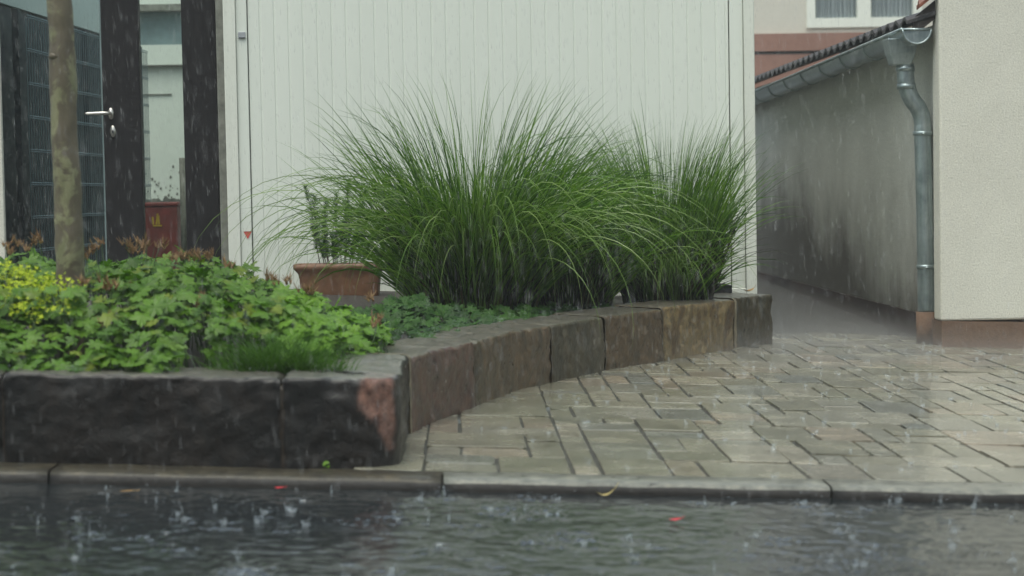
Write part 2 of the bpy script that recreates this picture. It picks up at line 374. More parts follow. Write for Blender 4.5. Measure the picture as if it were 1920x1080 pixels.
# ------------------------------------------------------------------ ground and road
def sheet(name, xs, ys, zf, mat, kind='structure'):
    mb = MB(); nx, ny = len(xs), len(ys)
    for y in ys:
        for x in xs: mb.v.append((x, y, zf(x, y)))
    for j in range(ny-1):
        for i in range(nx-1): mb.f.append((j*nx+i, j*nx+i+1, (j+1)*nx+i+1, (j+1)*nx+i))
    return tag(mb.build(name, mat, smooth=True), kind=kind)
KY0, KY1 = 5.445, 5.60
def lin(a, b, n): return [a + (b-a)*i/(n-1) for i in range(n)]
sheet('ground', lin(-60, 60, 25), lin(-60, 140, 41), lambda x, y: gz(x, y) - .16, M_joint)
def rz(x, y): return gz(x, KY0) - .034 - .012*max(0, KY0 - y) ** .8
rgr = random.Random(17)
drops_at = []
for _ in range(330):
    y = 5.43 - 2.5*rgr.random()**1.1; drops_at.append((rgr.uniform(-y*.29-.2, y*.31+.2), y, rgr.uniform(.02, .085), rgr.uniform(.4, 1.0)))
cells = {}
for d in drops_at:
    for i in range(int((d[0]-.12)//.1), int((d[0]+.12)//.1)+1):
        for j in range(int((d[1]-.12)//.1), int((d[1]+.12)//.1)+1): cells.setdefault((i, j), []).append(d)
def ripple(x, y):
    if y < 2.6 or y > 5.47: return 0
    V = Vector((x*13, y*17, 1.3)); n = noise.noise
    h = .0026*n(V) + .0019*n(V*2.3) + .0008*n(V*5.1) + .0019*n(Vector((x*3.5, y*5, 7)))
    for (dx, dy, r, am) in cells.get((int(x//.1), int(y//.1)), ()):
        q = math.hypot(x-dx, y-dy)
        if q < r*1.35: h += .0024*am*math.sin((q-r)*2*math.pi/.021)*math.exp(-((q-r*.75)/(r*.45))**2)
    return h
sheet('road', [-14, -9, -5, -3.2] + lin(-2.3, 2.5, 520) + [3.4, 5, 9, 14], [-8, -4, -1, .5, 1.6, 2.3] + lin(2.7, KY0+.02, 300), lambda x, y: rz(x, y) + ripple(x, y), M_road)

# wall line: outer foot of the planter wall, surveyed on the paving plane
leg = [ground(*p) for p in ((755,867),(766,815),(805,792),(880,768),(969,733),(1060,712),(1146,693),(1208,682),(1300,666),(1385,652),(1452,643))]
leg = [Vector((p.x, p.y)) for p in leg]
def leg_x(y):
    if y <= leg[0].y: return leg[0].x
    for a, b in zip(leg, leg[1:]):
        if a.y <= y <= b.y: return a.x + (b.x-a.x)*(y-a.y)/(b.y-a.y)
    return leg[-1].x
# pavers: a mixed-format bond
bed = MB()
tag(sheet('pavement_bed', lin(-.35, 4.6, 12), lin(KY1-.01, 11.2, 10), lambda x, y: gz(x, y) - .007, M_sand), kind='structure')
rng = random.Random(5)
mx_, my_ = .10, .172
nx_, ny_ = 50, 32
used = [[False]*nx_ for _ in range(ny_)]
pv = MB()
shapes = [((2,2),.36),((2,1),.24),((3,2),.08),((3,1),.08),((1,1),.12),((1,2),.12)]
def paver(x0, x1, y0, y1, rr):
    j = .006; c = .0022
    x0 += rr.uniform(.003,.0075); x1 -= rr.uniform(.003,.0075); y0 += rr.uniform(.0005,.0022); y1 -= rr.uniform(.0005,.0022)
    dz = rr.uniform(-.003, .003); tx = rr.uniform(-.012, .012); ty = rr.uniform(-.008, .008)
    cx, cy = (x0+x1)/2, (y0+y1)/2
    P = lambda x, y, h: (x, y, gz(x, y) + h + dz + tx*(x-cx) + ty*(y-cy))
    def ring(i, h):
        pts = []
        cr = .012
        for (ax, ay, sx, sy) in ((x0+i,y0+i,1,1),(x1-i,y0+i,-1,1),(x1-i,y1-i,-1,-1),(x0+i,y1-i,1,-1)):
            a = (ax + sx*cr, ay); b = (ax, ay + sy*cr)
            q = rr.uniform(-.003,.003)
            pts += ([ (b[0]+q,b[1],h), (a[0],a[1]+q,h) ] if sx*sy > 0 else [ (a[0],a[1]+q,h), (b[0]+q,b[1],h) ])
        return [P(*p) for p in pts]
    r0, r1, r2 = ring(0, -.05), ring(0, -c), ring(c, 0)
    b = len(pv.v); pv.v += r0 + r1 + r2
    for o in (0, 8):
        for k in range(8): pv.f.append((b+o+k, b+o+(k+1)%8, b+o+8+(k+1)%8, b+o+8+k))
    pv.f.append(tuple(b+16+k for k in range(8)))
xl = [-.32]
for i in range(nx_): xl.append(xl[-1] + mx_*rng.uniform(.86, 1.14))
yl = [KY1 + .006]
for i in range(ny_): yl.append(yl[-1] + my_*rng.uniform(.8, 1.2))
for jy in range(ny_):
    for ix in range(nx_):
        if used[jy][ix]: continue
        cand = [(s, w) for s, w in shapes if ix+s[0] <= nx_ and jy+s[1] <= ny_ and not any(used[jy+b][ix+a] for a in range(s[0]) for b in range(s[1]))]
        t = rng.random()*sum(w for s, w in cand)
        for s, w in cand:
            t -= w
            if t <= 0: break
        for a in range(s[0]):
            for b in range(s[1]): used[jy+b][ix+a] = True
        x0, x1, y0, y1 = xl[ix], xl[ix+s[0]], yl[jy], yl[jy+s[1]]
        if x1 < leg_x(y0) - .02: continue
        if y0 > 11.0: continue
        paver(x0, x1, y0, y1, rng)
tag(pv.build('pavement', M_paver), kind='structure')
sheet('alley', lin(.9, 4.0, 8), lin(10.9, 24, 12), lambda x, y: gz(x, y) - .006 + .03*max(0, min(1, (y-11.5)/4)), M_alley)

# ------------------------------------------------------------------ kerb stones
kj = ground(830, 890).x; kl = 1.115
for n in range(-3, 4):
    x0 = kj + n*kl; x1 = x0 + kl
    mb = MB(); N = 24; pr = []
    for i in range(N+1):
        x = x0 + .003 + (x1-x0-.006)*i/N
        prof = [(KY0,-.14),(KY0-.002,-.03),(KY0+.001,-.010),(KY0+.008,-.003),(KY0+.02,.0015),(KY1-.012,.002),(KY1-.002,-.004),(KY1-.002,-.14)]
        for (y, h) in prof:
            d = .006*noise.noise(Vector((x*7, y*9+n, h*20))) + .003*noise.noise(Vector((x*31, y*40, h*40)))
            mb.v.append((x, y + d*.6, gz(x, y) + h + (d*.5 if h > -.02 else 0)))
    K = 8
    for i in range(N):
        for k in range(K-1): mb.f.append((i*K+k, (i+1)*K+k, (i+1)*K+k+1, i*K+k+1))
    mb.f.append(tuple(reversed(range(K)))); mb.f.append(tuple(N*K+k for k in range(K)))
    # outward check is not needed for closed double sided shading
    lab = {-2: 'mossy dark kerb stone at the left edge, below the black wall blocks', -1: 'mossy kerb stone running under the chipped corner of the planter wall',
           0: 'pale wet kerb stone below the near pavers, right of the wall corner', 1: 'pale wet kerb stone at the right end of the gutter edge'}.get(n, 'wet kerb stone at the road edge outside the view')
    if n in (-2, -1, 0, 1):
        o = mb.build('kerb_stone', M_kerb_old if n < 0 else M_kerb, smooth=True, origin=(x0, KY0, gz(x0, KY0)-.1))
        o.data.materials.append(M_kerb_shade)  # kerb front: shade on the wet face put into a dark colour
        for i in range(N):
            for k in (0, 1): o.data.polygons[i*(K-1)+k].material_index = 1
        tag(o, lab, 'kerb stone', 'kerb stones along the road')

# ------------------------------------------------------------------ planter wall
WH, WT = .262, .27
fpts = [Vector((x, 5.625)) for x in (-2.6, -2.2, -1.8, -1.4, -1.0, -.7, -.48, -.36)] + [Vector((-.29,5.630)), Vector((-.235,5.645)), Vector((-.195,5.68)), Vector((-.17,5.73))]
path = fpts + leg[0:]
# dense resample
def resample(pts, step):
    out = [pts[0]]; acc = 0
    for a, b in zip(pts, pts[1:]):
        L = (b-a).length; n = max(1, int(L/step))
        for i in range(1, n+1): out.append(a + (b-a)*i/n)
    return out
dense = resample(path, .02)
for _ in range(3): dense = [dense[0]] + [ (dense[i-1]+dense[i]*2+dense[i+1])/4 for i in range(1, len(dense)-1)] + [dense[-1]]
cum = [0]
for a, b in zip(dense, dense[1:]): cum.append(cum[-1] + (b-a).length)
def near_s(px, py):
    g = ground(px, py); q = Vector((g.x, g.y)); i = min(range(len(dense)), key=lambda k: (dense[k]-q).length); return cum[i]
def sample(s):
    s = max(0, min(cum[-1], s))
    import bisect
    i = max(0, min(len(cum)-2, bisect.bisect_right(cum, s)-1)); t = (s-cum[i])/max(1e-9, cum[i+1]-cum[i])
    p = dense[i].lerp(dense[i+1], t)
    a = dense[max(0,i-6)]; b = dense[min(len(dense)-1,i+7)]; tg = (b-a).normalized()
    return p, tg, Vector((-tg.y, tg.x))      # inward normal (left of travel = behind the wall)
def sweep(s0, s1, h, t, inset, seed, namp, ends=True, rnd=.014, low=-.12):
    mb = MB(); n = max(4, int((s1-s0)/.012)); prof = []
    zz = [low, 0] + [h*k/19 for k in range(1, 18)]
    for z in zz: prof.append((inset, z))
    for k in range(6):
        w = math.pi/2*k/5; prof.append((inset + rnd*(1-math.cos(w)), h - rnd + rnd*math.sin(w)))
    for k in range(1, 15): prof.append((inset + rnd + (t-2*rnd-inset)*k/14, h))
    for k in range(1, 4):
        w = math.pi/2*k/3; prof.append((t - rnd + rnd*math.sin(w), h - rnd + rnd*math.cos(w)))
    prof.append((t, low)); K = len(prof)
    for i in range(n+1):
        s = s0 + (s1-s0)*i/n; p, tg, nn = sample(s)
        e = min(i, n-i)/n*(s1-s0)
        er = .010*max(0, 1 - e/.02)**2 if ends else 0
        for (a, z) in prof:
            q = p + nn*a
            w3 = Vector((q.x*5+seed*3.1, q.y*5, z*7))
            d = namp*noise.noise(w3) + namp*.55*noise.noise(w3*3.3) + namp*.4*noise.noise(w3*8) + namp*.22*noise.noise(w3*19)
            if ends and z > h*.82 and a < t*.3:
                chip_ = max(0, noise.noise(Vector((s*11, seed*5.3, 2))) - .2)*.014 + max(0, noise.noise(Vector((s*37, seed*2.3, 8))) - .25)*.018
                d += chip_*(1 - abs(a - inset - rnd*.5)/(t*.3))
            aa = a + d + (er if a < t*.5 else -er)
            zt = z + ((-abs(d)*.8 - er) if z > h*.6 else 0)
            q = p + nn*aa
            mb.v.append((q.x, q.y, gz(q.x, q.y) + zt))
    for i in range(n):
        for k in range(K-1): mb.f.append((i*K+k, (i+1)*K+k, (i+1)*K+k+1, i*K+k+1))
    mb.f.append(tuple(reversed(range(K)))); mb.f.append(tuple(n*K+k for k in range(K)))
    return mb
p0 = sample(1.5)[0]
wall = empty('planter_wall', (-.3, 5.76, gz(-.3, 5.76)), 'low wet sandstone block wall curving round the flower bed, dark in front and brown along the paving', 'garden wall')
s_joint = [0, near_s(8, 862), near_s(533, 870), near_s(772, 812), near_s(893, 764), near_s(1037, 717), near_s(1137, 695), near_s(1245, 676), near_s(1378, 653), cum[-1]]
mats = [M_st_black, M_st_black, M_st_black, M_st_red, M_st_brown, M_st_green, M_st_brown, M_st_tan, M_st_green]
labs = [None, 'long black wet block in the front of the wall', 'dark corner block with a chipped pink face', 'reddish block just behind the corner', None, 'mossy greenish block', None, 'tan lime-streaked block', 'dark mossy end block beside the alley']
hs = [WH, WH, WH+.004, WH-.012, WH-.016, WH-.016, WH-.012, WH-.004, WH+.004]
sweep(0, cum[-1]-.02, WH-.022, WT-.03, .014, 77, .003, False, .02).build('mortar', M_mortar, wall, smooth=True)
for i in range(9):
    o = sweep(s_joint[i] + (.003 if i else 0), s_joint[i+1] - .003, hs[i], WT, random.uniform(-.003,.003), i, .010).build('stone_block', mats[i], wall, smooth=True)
    if labs[i]: o['label'] = labs[i]
# broken pink corner of the front block: a hollow in its face with fresh stone
out = [at(x, y, 5.62) for (x, y) in ((683,704),(716,696),(735,700),(738,760),(738,800),(735,850),(724,842),(714,818),(703,792),(690,780),(676,766),(671,744),(677,722))]
def sdist(x, z):
    ins = False; best = 9; n = len(out)
    for i in range(n):
        a, b = out[i], out[(i+1) % n]
        if (a.z > z) != (b.z > z) and x < (b.x-a.x)*(z-a.z)/(b.z-a.z)+a.x: ins = not ins
        ex_, ez_ = b.x-a.x, b.z-a.z; t = max(0, min(1, ((x-a.x)*ex_+(z-a.z)*ez_)/(ex_*ex_+ez_*ez_)))
        best = min(best, math.hypot(x-a.x-ex_*t, z-a.z-ez_*t))
    return -best if ins else best
cb = [o for o in wall.children if o.name.startswith('stone_block')][2]; wo_ = world_of(cb)
ca = cb.data.attributes.new('fresh', 'FLOAT', 'POINT')
for i, v in enumerate(cb.data.vertices):
    q = v.co + wo_; f = 0
    if q.y < 5.80 and q.x > -.5:
        d = sdist(q.x, q.z) + .008*noise.noise(q*30); f = max(0, min(1, .5 - d/.016))
        if f > 0:
            sh_ = min(1, max(0, -d)/.025)
            v.co.y += .003*f + .005*sh_ + f*(.004*noise.noise(q*26) + .003*noise.noise(q*60))
    ca.data[i].value = f
cb.data.materials.clear(); cb.data.materials.append(M_st_chip)
# pale lime joint at the corner and beside the end block
for (sj, h_) in ((s_joint[3], WH+.003), (s_joint[8], WH+.001)):
    o = sweep(sj-.015, sj+.015, h_, WT-.02, -.001, 5, .003, False, .02).build('mortar', M_lime_j, wall, smooth=True); o['label'] = 'pale lime mortar joint'
for i in (4, 5, 6, 7): sweep(s_joint[i]-.007, s_joint[i]+.007, hs[i]-.005, WT-.02, .0015, 5+i, .004, False, .02).build('mortar', M_ochre_j, wall, smooth=True)

# soil inside and slab in front of the garage
so = MB(); inner = [dense[i] + sample(cum[i])[2]*(WT-.03) for i in range(0, len(dense), 6)]
poly = [(p.x, p.y) for p in inner] + [(1.75, 10.72), (-2.6, 10.72)]
bm = bmesh.new(); vs = [bm.verts.new((x, y, gz(x, y) + .215)) for x, y in poly]; bm.faces.new(vs)
bmesh.ops.triangulate(bm, faces=bm.faces[:]); me = bpy.data.meshes.new('flower_bed'); bm.to_mesh(me); bm.free(); me.materials.append(M_soil)
o = bpy.data.objects.new('flower_bed', me); col.objects.link(o); tag(o, kind='structure')
TZ = .292
mb = MB(); mb.box(-4.5, -.02, 8.75, 10.9, .10, TZ); mb.box(-.02+.002, 1.55, 10.45, 10.9, .10, TZ-.01)
tag(mb.build('terrace', M_slab, bevel=.006), kind='structure')

# ------------------------------------------------------------------ garage
GY = 10.75
def gx(px): return at(px, 330, GY).x
gl, gr = gx(425), gx(1417.5)
d0, d1 = gx(473), gx(1367.5); fl, fr_ = gx(448), gx(1397)
gar = empty('garage', ((gl+gr)/2, GY, TZ), 'white prefabricated garage with a vertically ribbed up-and-over door behind the grasses', 'garage')
gtop = 2.44; db = TZ + .02; dt = 2.2
mb = MB(); mb.box(gl, fl, GY, GY+5.6, TZ-.25, gtop); mb.box(fr_, gr, GY, GY+5.6, TZ-.25, gtop); mb.box(fl, fr_, GY, GY+.2, dt+.08, gtop)
mb.box(fl, fr_, GY+5.4, GY+5.6, TZ-.2, gtop); mb.box(fl, fr_, GY+.0, GY+.3, TZ-.25, TZ+.004)
mb.build('wall', M_frame, gar, bevel=.006)
mb = MB(); mb.box(gl-.03, gr+.03, GY-.03, GY+5.63, gtop+.001, gtop+.14); mb.build('roof', M_concrete, gar, bevel=.008)
mb = MB(); mb.box(fl+.001, d0-.012, GY+.012, GY+.07, TZ+.005, dt+.078); mb.box(d1+.012, fr_-.001, GY+.012, GY+.07, TZ+.005, dt+.078); mb.box(d0-.012, d1+.012, GY+.012, GY+.07, dt+.01, dt+.078)
dfm = mb.build('door_frame', M_white, gar, bevel=.004)
mb = MB(); mb.box(d0-.0118, d1+.0118, GY+.045, GY+.065, TZ+.006, dt+.009); mb.build('door_seal', M_seal, gar)
# ribbed door: a folded sheet profile
prof = []; x = d0 - .006; pitch = .0795; e = d1 + .006
yy = GY + .022
while x < e - .001:
    w = min(pitch, e - x)
    prof += [(x, yy), (x + w - .020, yy)]
    if w > .05: prof += [(x + w - .016, yy+.0034), (x + w - .012, yy+.0034), (x+w-.009, yy+.0006), (x + w - .007, yy+.0006), (x+w-.004, yy)]
    x += w
prof.append((e, yy)); mb = MB(); n = len(prof)
for z in (db, dt): mb.v += [(a, b, z) for a, b in prof]
mb.v += [(a, GY+.04, z) for z in (db, dt) for a in (d0-.006, e)]
for i in range(n-1): mb.f.append((i, i+1, n+i+1, n+i))
mb.f += [(0, n, 2*n+2, 2*n), (n-1, 2*n+1, 2*n+3, 2*n-1), (2*n, 2*n+2, 2*n+3, 2*n+1)]
door = mb.build('garage_door', M_white, gar)
q = at(453, 67, GY); mb = MB(); mb.box(q.x-.02, q.x+.02, GY+.004, GY+.0115, q.z-.014, q.z+.022); pl = mb.build('plate', M_plate, gar, bevel=.002)
mb = MB(); mb.box(q.x-.015, q.x+.02, GY+.001, GY+.0035, q.z-.0135, q.z-.009); mb.build('slot', M_seal, pl)
q = at(464, 440, GY); mb = MB(); a = .023
mb.add([(q.x-a, GY+.011, q.z+.018), (q.x+a, GY+.011, q.z+.018), (q.x, GY+.011, q.z-.024), (q.x-a, GY+.0085, q.z+.018), (q.x+a, GY+.0085, q.z+.018), (q.x, GY+.0085, q.z-.024)][:6], [(0,1,2),(3,4,1,0),(4,5,2,1),(5,3,0,2)])
o = mb.build('sticker', M_redtri, gar); o['label'] = 'small red triangle pointing down'

# ------------------------------------------------------------------ entrance left of the garage
EY = 11.0
def ex(px, py=330): return at(px, py, EY).x
ent = empty('glass_gate', (ex(200), EY, TZ), 'black framed glass entrance gate with steel lever handle left of the garage', 'gate')
def post(name, pxa, pxb, y0, y1, mat, lab=None, zt=2.75, bev=.004):
    mb = MB(); mb.box(ex(pxa), ex(pxb), y0, y1, TZ, zt); o = mb.build(name, mat, ent, bevel=bev)
    if lab: o['label'] = lab
    return o
lead = post('door_leaf', 196.5, 267, EY, EY+.07, M_black)
mb = MB(); mb.box(ex(-120), ex(196)-.001, EY+.02, EY+.05, TZ, TZ+.14); mb.box(ex(-130), ex(-120)-.001, EY, EY+.07, TZ, 2.75); mb.build('door_rail', M_black, ent, bevel=.003)
mb = MB(); mb.box(ex(-119), ex(196)-.008, EY+.03, EY+.036, TZ+.142, 2.7); mb.build('door_pane', M_glass, ent)
mb = MB(); mb.box(ex(196)-.0075, ex(196.5)-.001, EY+.012, EY+.055, TZ+.142, 2.7); mb.build('pane_edge', plain('grey_pane_edge', (.17,.23,.23), .4, var=.15, bmp=0), ent)
post('frame_post', 347, 410.5, EY, EY+.07, M_black)
mb = MB(); mb.box(ex(267)+.001, ex(347)-.001, EY+.03, EY+.036, TZ, 2.7); mb.build('side_pane', M_glass2, ent)
mb = MB(); mb.box(ex(196.5), ex(410.5), EY, EY+.07, 2.752, 2.85); mb.build('frame_head', M_black, ent, bevel=.003)
# lever handle
h = at(208, 213, EY); mb = MB()
def disc(mb, c, rx, rz_, y0, y1, n=20):
    a = [(c.x+rx*math.cos(2*math.pi*k/n), y1, c.z+rz_*math.sin(2*math.pi*k/n)) for k in range(n)]
    b = [(c.x+rx*math.cos(2*math.pi*k/n)*.92, y0, c.z+rz_*math.sin(2*math.pi*k/n)*.95) for k in range(n)]
    mb.add(a+b, [(k,(k+1)%n,n+(k+1)%n,n+k) for k in range(n)] + [tuple(n+k for k in range(n))])
disc(mb, h, .016, .033, EY-.010, EY-.0005)
mb.tube([(h.x, EY-.005, h.z), (h.x, EY-.045, h.z), (h.x-.012, EY-.056, h.z), (h.x-.03, EY-.058, h.z), (h.x-.125, EY-.056, h.z-.001), (h.x-.137, EY-.052, h.z-.001)], [.009,.009,.010,.0105,.009,.007], 12)
mb.build('lever_handle', M_steel, ent, smooth=True)
h = at(212, 246, EY); mb = MB(); disc(mb, h, .016, .034, EY-.010, EY-.0005); lk = mb.build('lock_plate', M_steel, ent, smooth=True)
mb = MB(); disc(mb, h + Vector((0,0,-.004)), .005, .012, EY-.0125, EY-.0102); mb.build('keyhole', M_seal, lk)
mb = MB(); mb.box(ex(412), ex(427), EY-.02, EY+.10, TZ-.1, 2.9)
o = mb.build('concrete_post', M_concrete, bevel=.006, origin=(ex(419), EY, TZ)); tag(o, 'narrow weathered grey concrete post between the black gate and the garage', 'post')
# edge of the neighbouring house at the far left
mb = MB(); mb.box(-5.2, at(3, 250, 10.8).x, 10.8, 10.84, 0, 3.6); mb.box(-5.2, -3.4, 10.841, 12.6, 0, 3.6); o = mb.build('side_house', M_house, bevel=.006, origin=(-3.4, 10.8, .3)); tag(o, 'sliver of pale rendered house wall at the far left edge of the photo', 'house')
# dark clad wall behind the glass, receding, with a wire mesh fence in front
a0 = Vector((at(-60, 10, 10.9).x + .02, 11.25, 0)); wd = Vector((.08, 1, 0)).normalized(); wn = Vector((1, -.08, 0)).normalized()
zb = 2.02
yd = empty('side_building', a0 + Vector((0,0,.2)), 'anthracite and white side building seen receding through the glass gate', 'building')
mb = MB(); mb.obox(a0 + Vector((0,0,.1)), wd*3.5, -wn*.3, Vector((0,0,zb-.1))); mb.build('dark_cladding', M_anthr, yd)
mb = MB(); mb.obox(a0 + Vector((0,0,zb+.002)) + wn*.02, wd*3.52, -wn*.32, Vector((0,0,.42))); mb.obox(a0 + Vector((0,0,zb+.43)) + wn*.02, wd*3.52, -wn*.32, Vector((0,0,2.2))); mb.build('white_wall', M_peel, yd)
fc = MB(); fo = a0 + wn*.12 + wd*.35
for k in range(61):
    p = fo + wd*(k*.05); fc.tube([p + Vector((0,0,.3)), p + Vector((0,0,1.95))], .0028, 4, False)
for k in range(9):
    z = .35 + k*.2
    for dz in (0, .012): fc.tube([fo + Vector((0,0,z+dz)) + wn*.006, fo + wd*3.0 + Vector((0,0,z+dz)) + wn*.006], .0038, 4, False)
fnc = empty('mesh_fence', fo + Vector((0,0,.2)), 'double rod wire mesh fence panel against the dark wall behind the glass', 'fence')
fc.build('wire_panel', M_wire, fnc)
for t in (0, 1.5, 3.0):
    mb = MB(); p = fo + wd*t - wn*.03; mb.obox(p - wd*.02 - wn*.05 + Vector((0,0,.2)), wd*.04, wn*.04, Vector((0,0,1.8))); mb.build('fence_post', M_anthr, fnc)
# white yard wall behind the side light
WY = 16.0
bw = empty('yard_house', (at(300, 300, WY).x, WY, .2), 'white weathered house wall with a window seen through the narrow side pane', 'house')
xa, xb = at(215, 300, WY).x, at(440, 300, WY).x
wz0, wz1 = at(300, 84, WY).z, at(300, 8, WY).z; wx0, wx1 = at(235, 40, WY).x, at(380, 40, WY).x
mb = MB(); mb.box(xa, xb, WY, WY+.3, .1, wz0); mb.box(xa, wx0, WY, WY+.3, wz0, wz1); mb.box(wx1, xb, WY, WY+.3, wz0, wz1); mb.box(xa, xb, WY, WY+.3, wz1, 4.2)
mb.build('wall', M_peel, bw)
win = MB(); win.box(wx0, wx1, WY+.10, WY+.13, wz0, wz1); win = win.build('window', plain('teal_grey_window', (.20,.27,.28), .15, var=.25, scale=5, bmp=0), bw)
mb = MB(); mb.box(wx0, wx1, WY-.02, WY+.12, wz1-.055, wz1-.001); mb.build('shutter_box', M_concrete, win)
mb = MB(); z = at(300, 125, WY).z; mb.box(xa, xb, WY-.05, WY-.001, z, z+.012); z = at(300, 178, WY).z; mb.box(at(262,178,WY).x, at(322,178,WY).x, WY-.012, WY-.001, z, z+.008); mb.build('ledge', M_dirt, bw)
mb = MB(); z1 = at(300, 378, WY).z; rg = random.Random(3)
xs = lin(xa, xb, 60); top = [z1 + .02 + .10*max(0, noise.noise(Vector((x*9, 1, 0)))) + .05*noise.noise(Vector((x*31, 2, 0))) for x in xs]
for i, x in enumerate(xs): mb.v += [(x, WY-.006, .1), (x, WY-.006, top[i]), (x, WY, .1), (x, WY, top[i])]
for i in range(len(xs)-1):
    k = i*4; mb.f += [(k, k+4, k+5, k+1), (k+1, k+5, k+7, k+3)]
for k in range(40):
    x = rg.uniform(xa+.2, xb-.2); z = z1 + .03 + abs(rg.gauss(0, .12)); r = rg.uniform(.003, .012)
    mb.add([(x+r*math.cos(w)*rg.uniform(.6,1.1), WY-.004, z+r*1.5*math.sin(w)*rg.uniform(.6,1.1)) for w in lin(0, 5.4, 7)], [tuple(range(7))])
mb.build('flaking_foot', M_dirt, bw)
# red box
q0, q1 = at(267, 388, 13.2), at(335, 500, 13.2)
rb = empty('red_box', ((q0.x+q1.x)/2, 13.3, .22), 'faded red box with a yellow mark behind the narrow glass pane', 'box')
mb = MB(); mb.box(q0.x, q1.x, 13.2, 13.55, .22, q0.z); mb.box(q0.x-.008, q1.x+.008, 13.192, 13.558, q0.z+.001, q0.z+.03); mb.build('body', M_redbox, rb, bevel=.008)
mb = MB(); rg = random.Random(8)
for (px, hh) in ((287, 14), (293, 20), (298, 17)):
    a = at(px, 421, 13.19); t = .003; mb.obox((a.x-.006, 13.1985, a.z), (.012, 0, 0), (0, -.004, 0), (rg.uniform(-.006,.01), 0, hh/270))
a = at(284, 423, 13.19); mb.box(a.x+.01, a.x+.07, 13.1945, 13.1984, a.z-.006, a.z+.004)
mb.build('yellow_mark', M_yellow, rb)
mb = MB(); g = at(341, 300, 12.4); mb.tube([(g.x, 12.4, .2), (g.x, 12.4, at(341, 296, 12.4).z)], .018, 10); o = mb.build('yard_post', M_concrete, smooth=True, origin=(g.x, 12.4, .2)); tag(o, 'thin grey post standing right of the red box behind the glass', 'post')

# ------------------------------------------------------------------ right house, shed, gutter
HY = 10.42; hx = at(1762, 300, HY).x
hz = at(1770, 598, HY).z
rh = empty('rendered_house', (hx+2, HY, gz(hx+2, HY)), 'beige roughcast house wall with a red-brown plinth at the right edge', 'house')
mb = MB(); mb.box(hx, hx+6, HY, HY+.15, hz-.012, 5); mb.box(hx+3, hx+6, HY+.151, HY+9, -.3, 5); mb.build('wall', M_house, rh, bevel=.012)
mb = MB(); mb.v = []; 
x0, x1 = hx+.002, hx+6
mb.add([(x0,HY-.012,gz(x0,HY)-.2),(x1,HY-.012,gz(x1,HY)-.2),(x1,HY-.012,hz-.012-.045*(x1-x0)/.43*.3),(x0,HY-.012,hz-.012),
        (x0,HY+.25,gz(x0,HY)-.2),(x1,HY+.25,gz(x1,HY)-.2),(x1,HY+.25,hz-.012-.045*(x1-x0)/.43*.3),(x0,HY+.25,hz-.012)],
       [(0,1,2,3),(3,2,6,7),(0,3,7,4),(1,5,6,2)])
mb.build('plinth', M_plinth, rh)
SX = 2.665; sy0 = HY + .16; sz = 1.66
sh = empty('shed', (SX+1, sy0+2, gz(SX, 12)), 'low grey plastered shed with stained wall, zinc gutter and dark tile edge along the alley', 'shed')
pz = .117
mb = MB(); mb.box(SX, SX+1.4, sy0, sy0+14, pz, 1.74); mb.build('wall', M_shed, sh)
mb = MB(); mb.box(SX-.012, SX+1.4, sy0-.012, sy0+14, -.2, pz-.001); mb.build('plinth', M_plinth_d, sh)
# roof: tiles in rows up the slope, wavy along the eave
ex0 = SX - .165; ez = 1.735; sl = math.tan(R(17)); sv = math.tan(R(38)); pitch_t = .205
def tile_strip(mb, x0, z0, y0, y1, run, th=.02):
    N = 8; K = 0; b = len(mb.v)
    for i in range(N+1):
        t = i/N; y = y0 + (y1-y0)*t
        bulge = .026*math.sin(math.pi*min(1, t*1.6)) if t < .62 else -.006*math.sin(math.pi*(t-.62)/.38)
        for (x, z) in ((x0, z0-th), (x0, z0), (x0+run, z0+run*sl), (x0+run, z0+run*sl-th)):
            mb.v.append((x, y, z + bulge))
    for i in range(N):
        for k in range(3): mb.f.append((b+i*4+k, b+(i+1)*4+k, b+(i+1)*4+k+1, b+i*4+k+1))
        mb.f.append((b+i*4+3, b+(i+1)*4+3, b+(i+1)*4, b+i*4))
    mb.f += [(b,b+1,b+2,b+3), (b+N*4+3,b+N*4+2,b+N*4+1,b+N*4)]
mb = MB(); 
for c in range(64):
    y0 = sy0 - .10 + c*pitch_t
    for rwi in range(4): tile_strip(mb, ex0 - .02 + rwi*.29, ez + .018 + rwi*.29*sl + rwi*.012, y0 + random.uniform(-.004,.004), y0 + pitch_t + .01, .33)
roof = mb.build('roof', M_tile, sh, smooth=False)
mb = MB(); mb.obox((ex0+.02, sy0-.085, ez-.065), (1.3,0,1.3*sv), (0,.03,0), (0,0,.10)); mb.build('eave_board', plain('dark_wet_board', (.03,.022,.018), .5, var=.4), rh)
sl = sv; mb = MB(); tile_strip(mb, ex0+.035, ez+.10, sy0-.155, sy0-.09, 1.25); o = mb.build('eave_tile', M_tile_red, rh); o['label'] = 'red-brown edge tile'
# gutter
gc = Vector((at(1719, 58, HY+.06).x, 0, 1.705)); gy0, gy1 = HY + .06, HY + 14; gr_ = .078
def gut_z(y): return gc.z - (y-gy0)*.012
mb = MB(); N = 16; ys = lin(gy0, gy1, 30); n2 = N+1
for y in ys:
    for r_ in (gr_, gr_-.004):
        for k in range(n2):
            w = math.pi + math.pi*k/N
            mb.v.append((gc.x + r_*math.cos(w), y, gut_z(y) + r_*math.sin(w)))
for i in range(len(ys)-1):
    a = i*2*n2; b = a + 2*n2
    for k in range(N):
        mb.f.append((a+k, a+k+1, b+k+1, b+k)); mb.f.append((a+n2+k, b+n2+k, b+n2+k+1, a+n2+k+1))
gut = mb.build('gutter', M_zinc, sh, smooth=True)
mb = MB(); mb.tube([(gc.x-gr_-.004, y, gut_z(y)+.002) for y in (gy0, gy1)], .009, 10); mb.build('gutter_bead', M_zinc, gut, smooth=True)
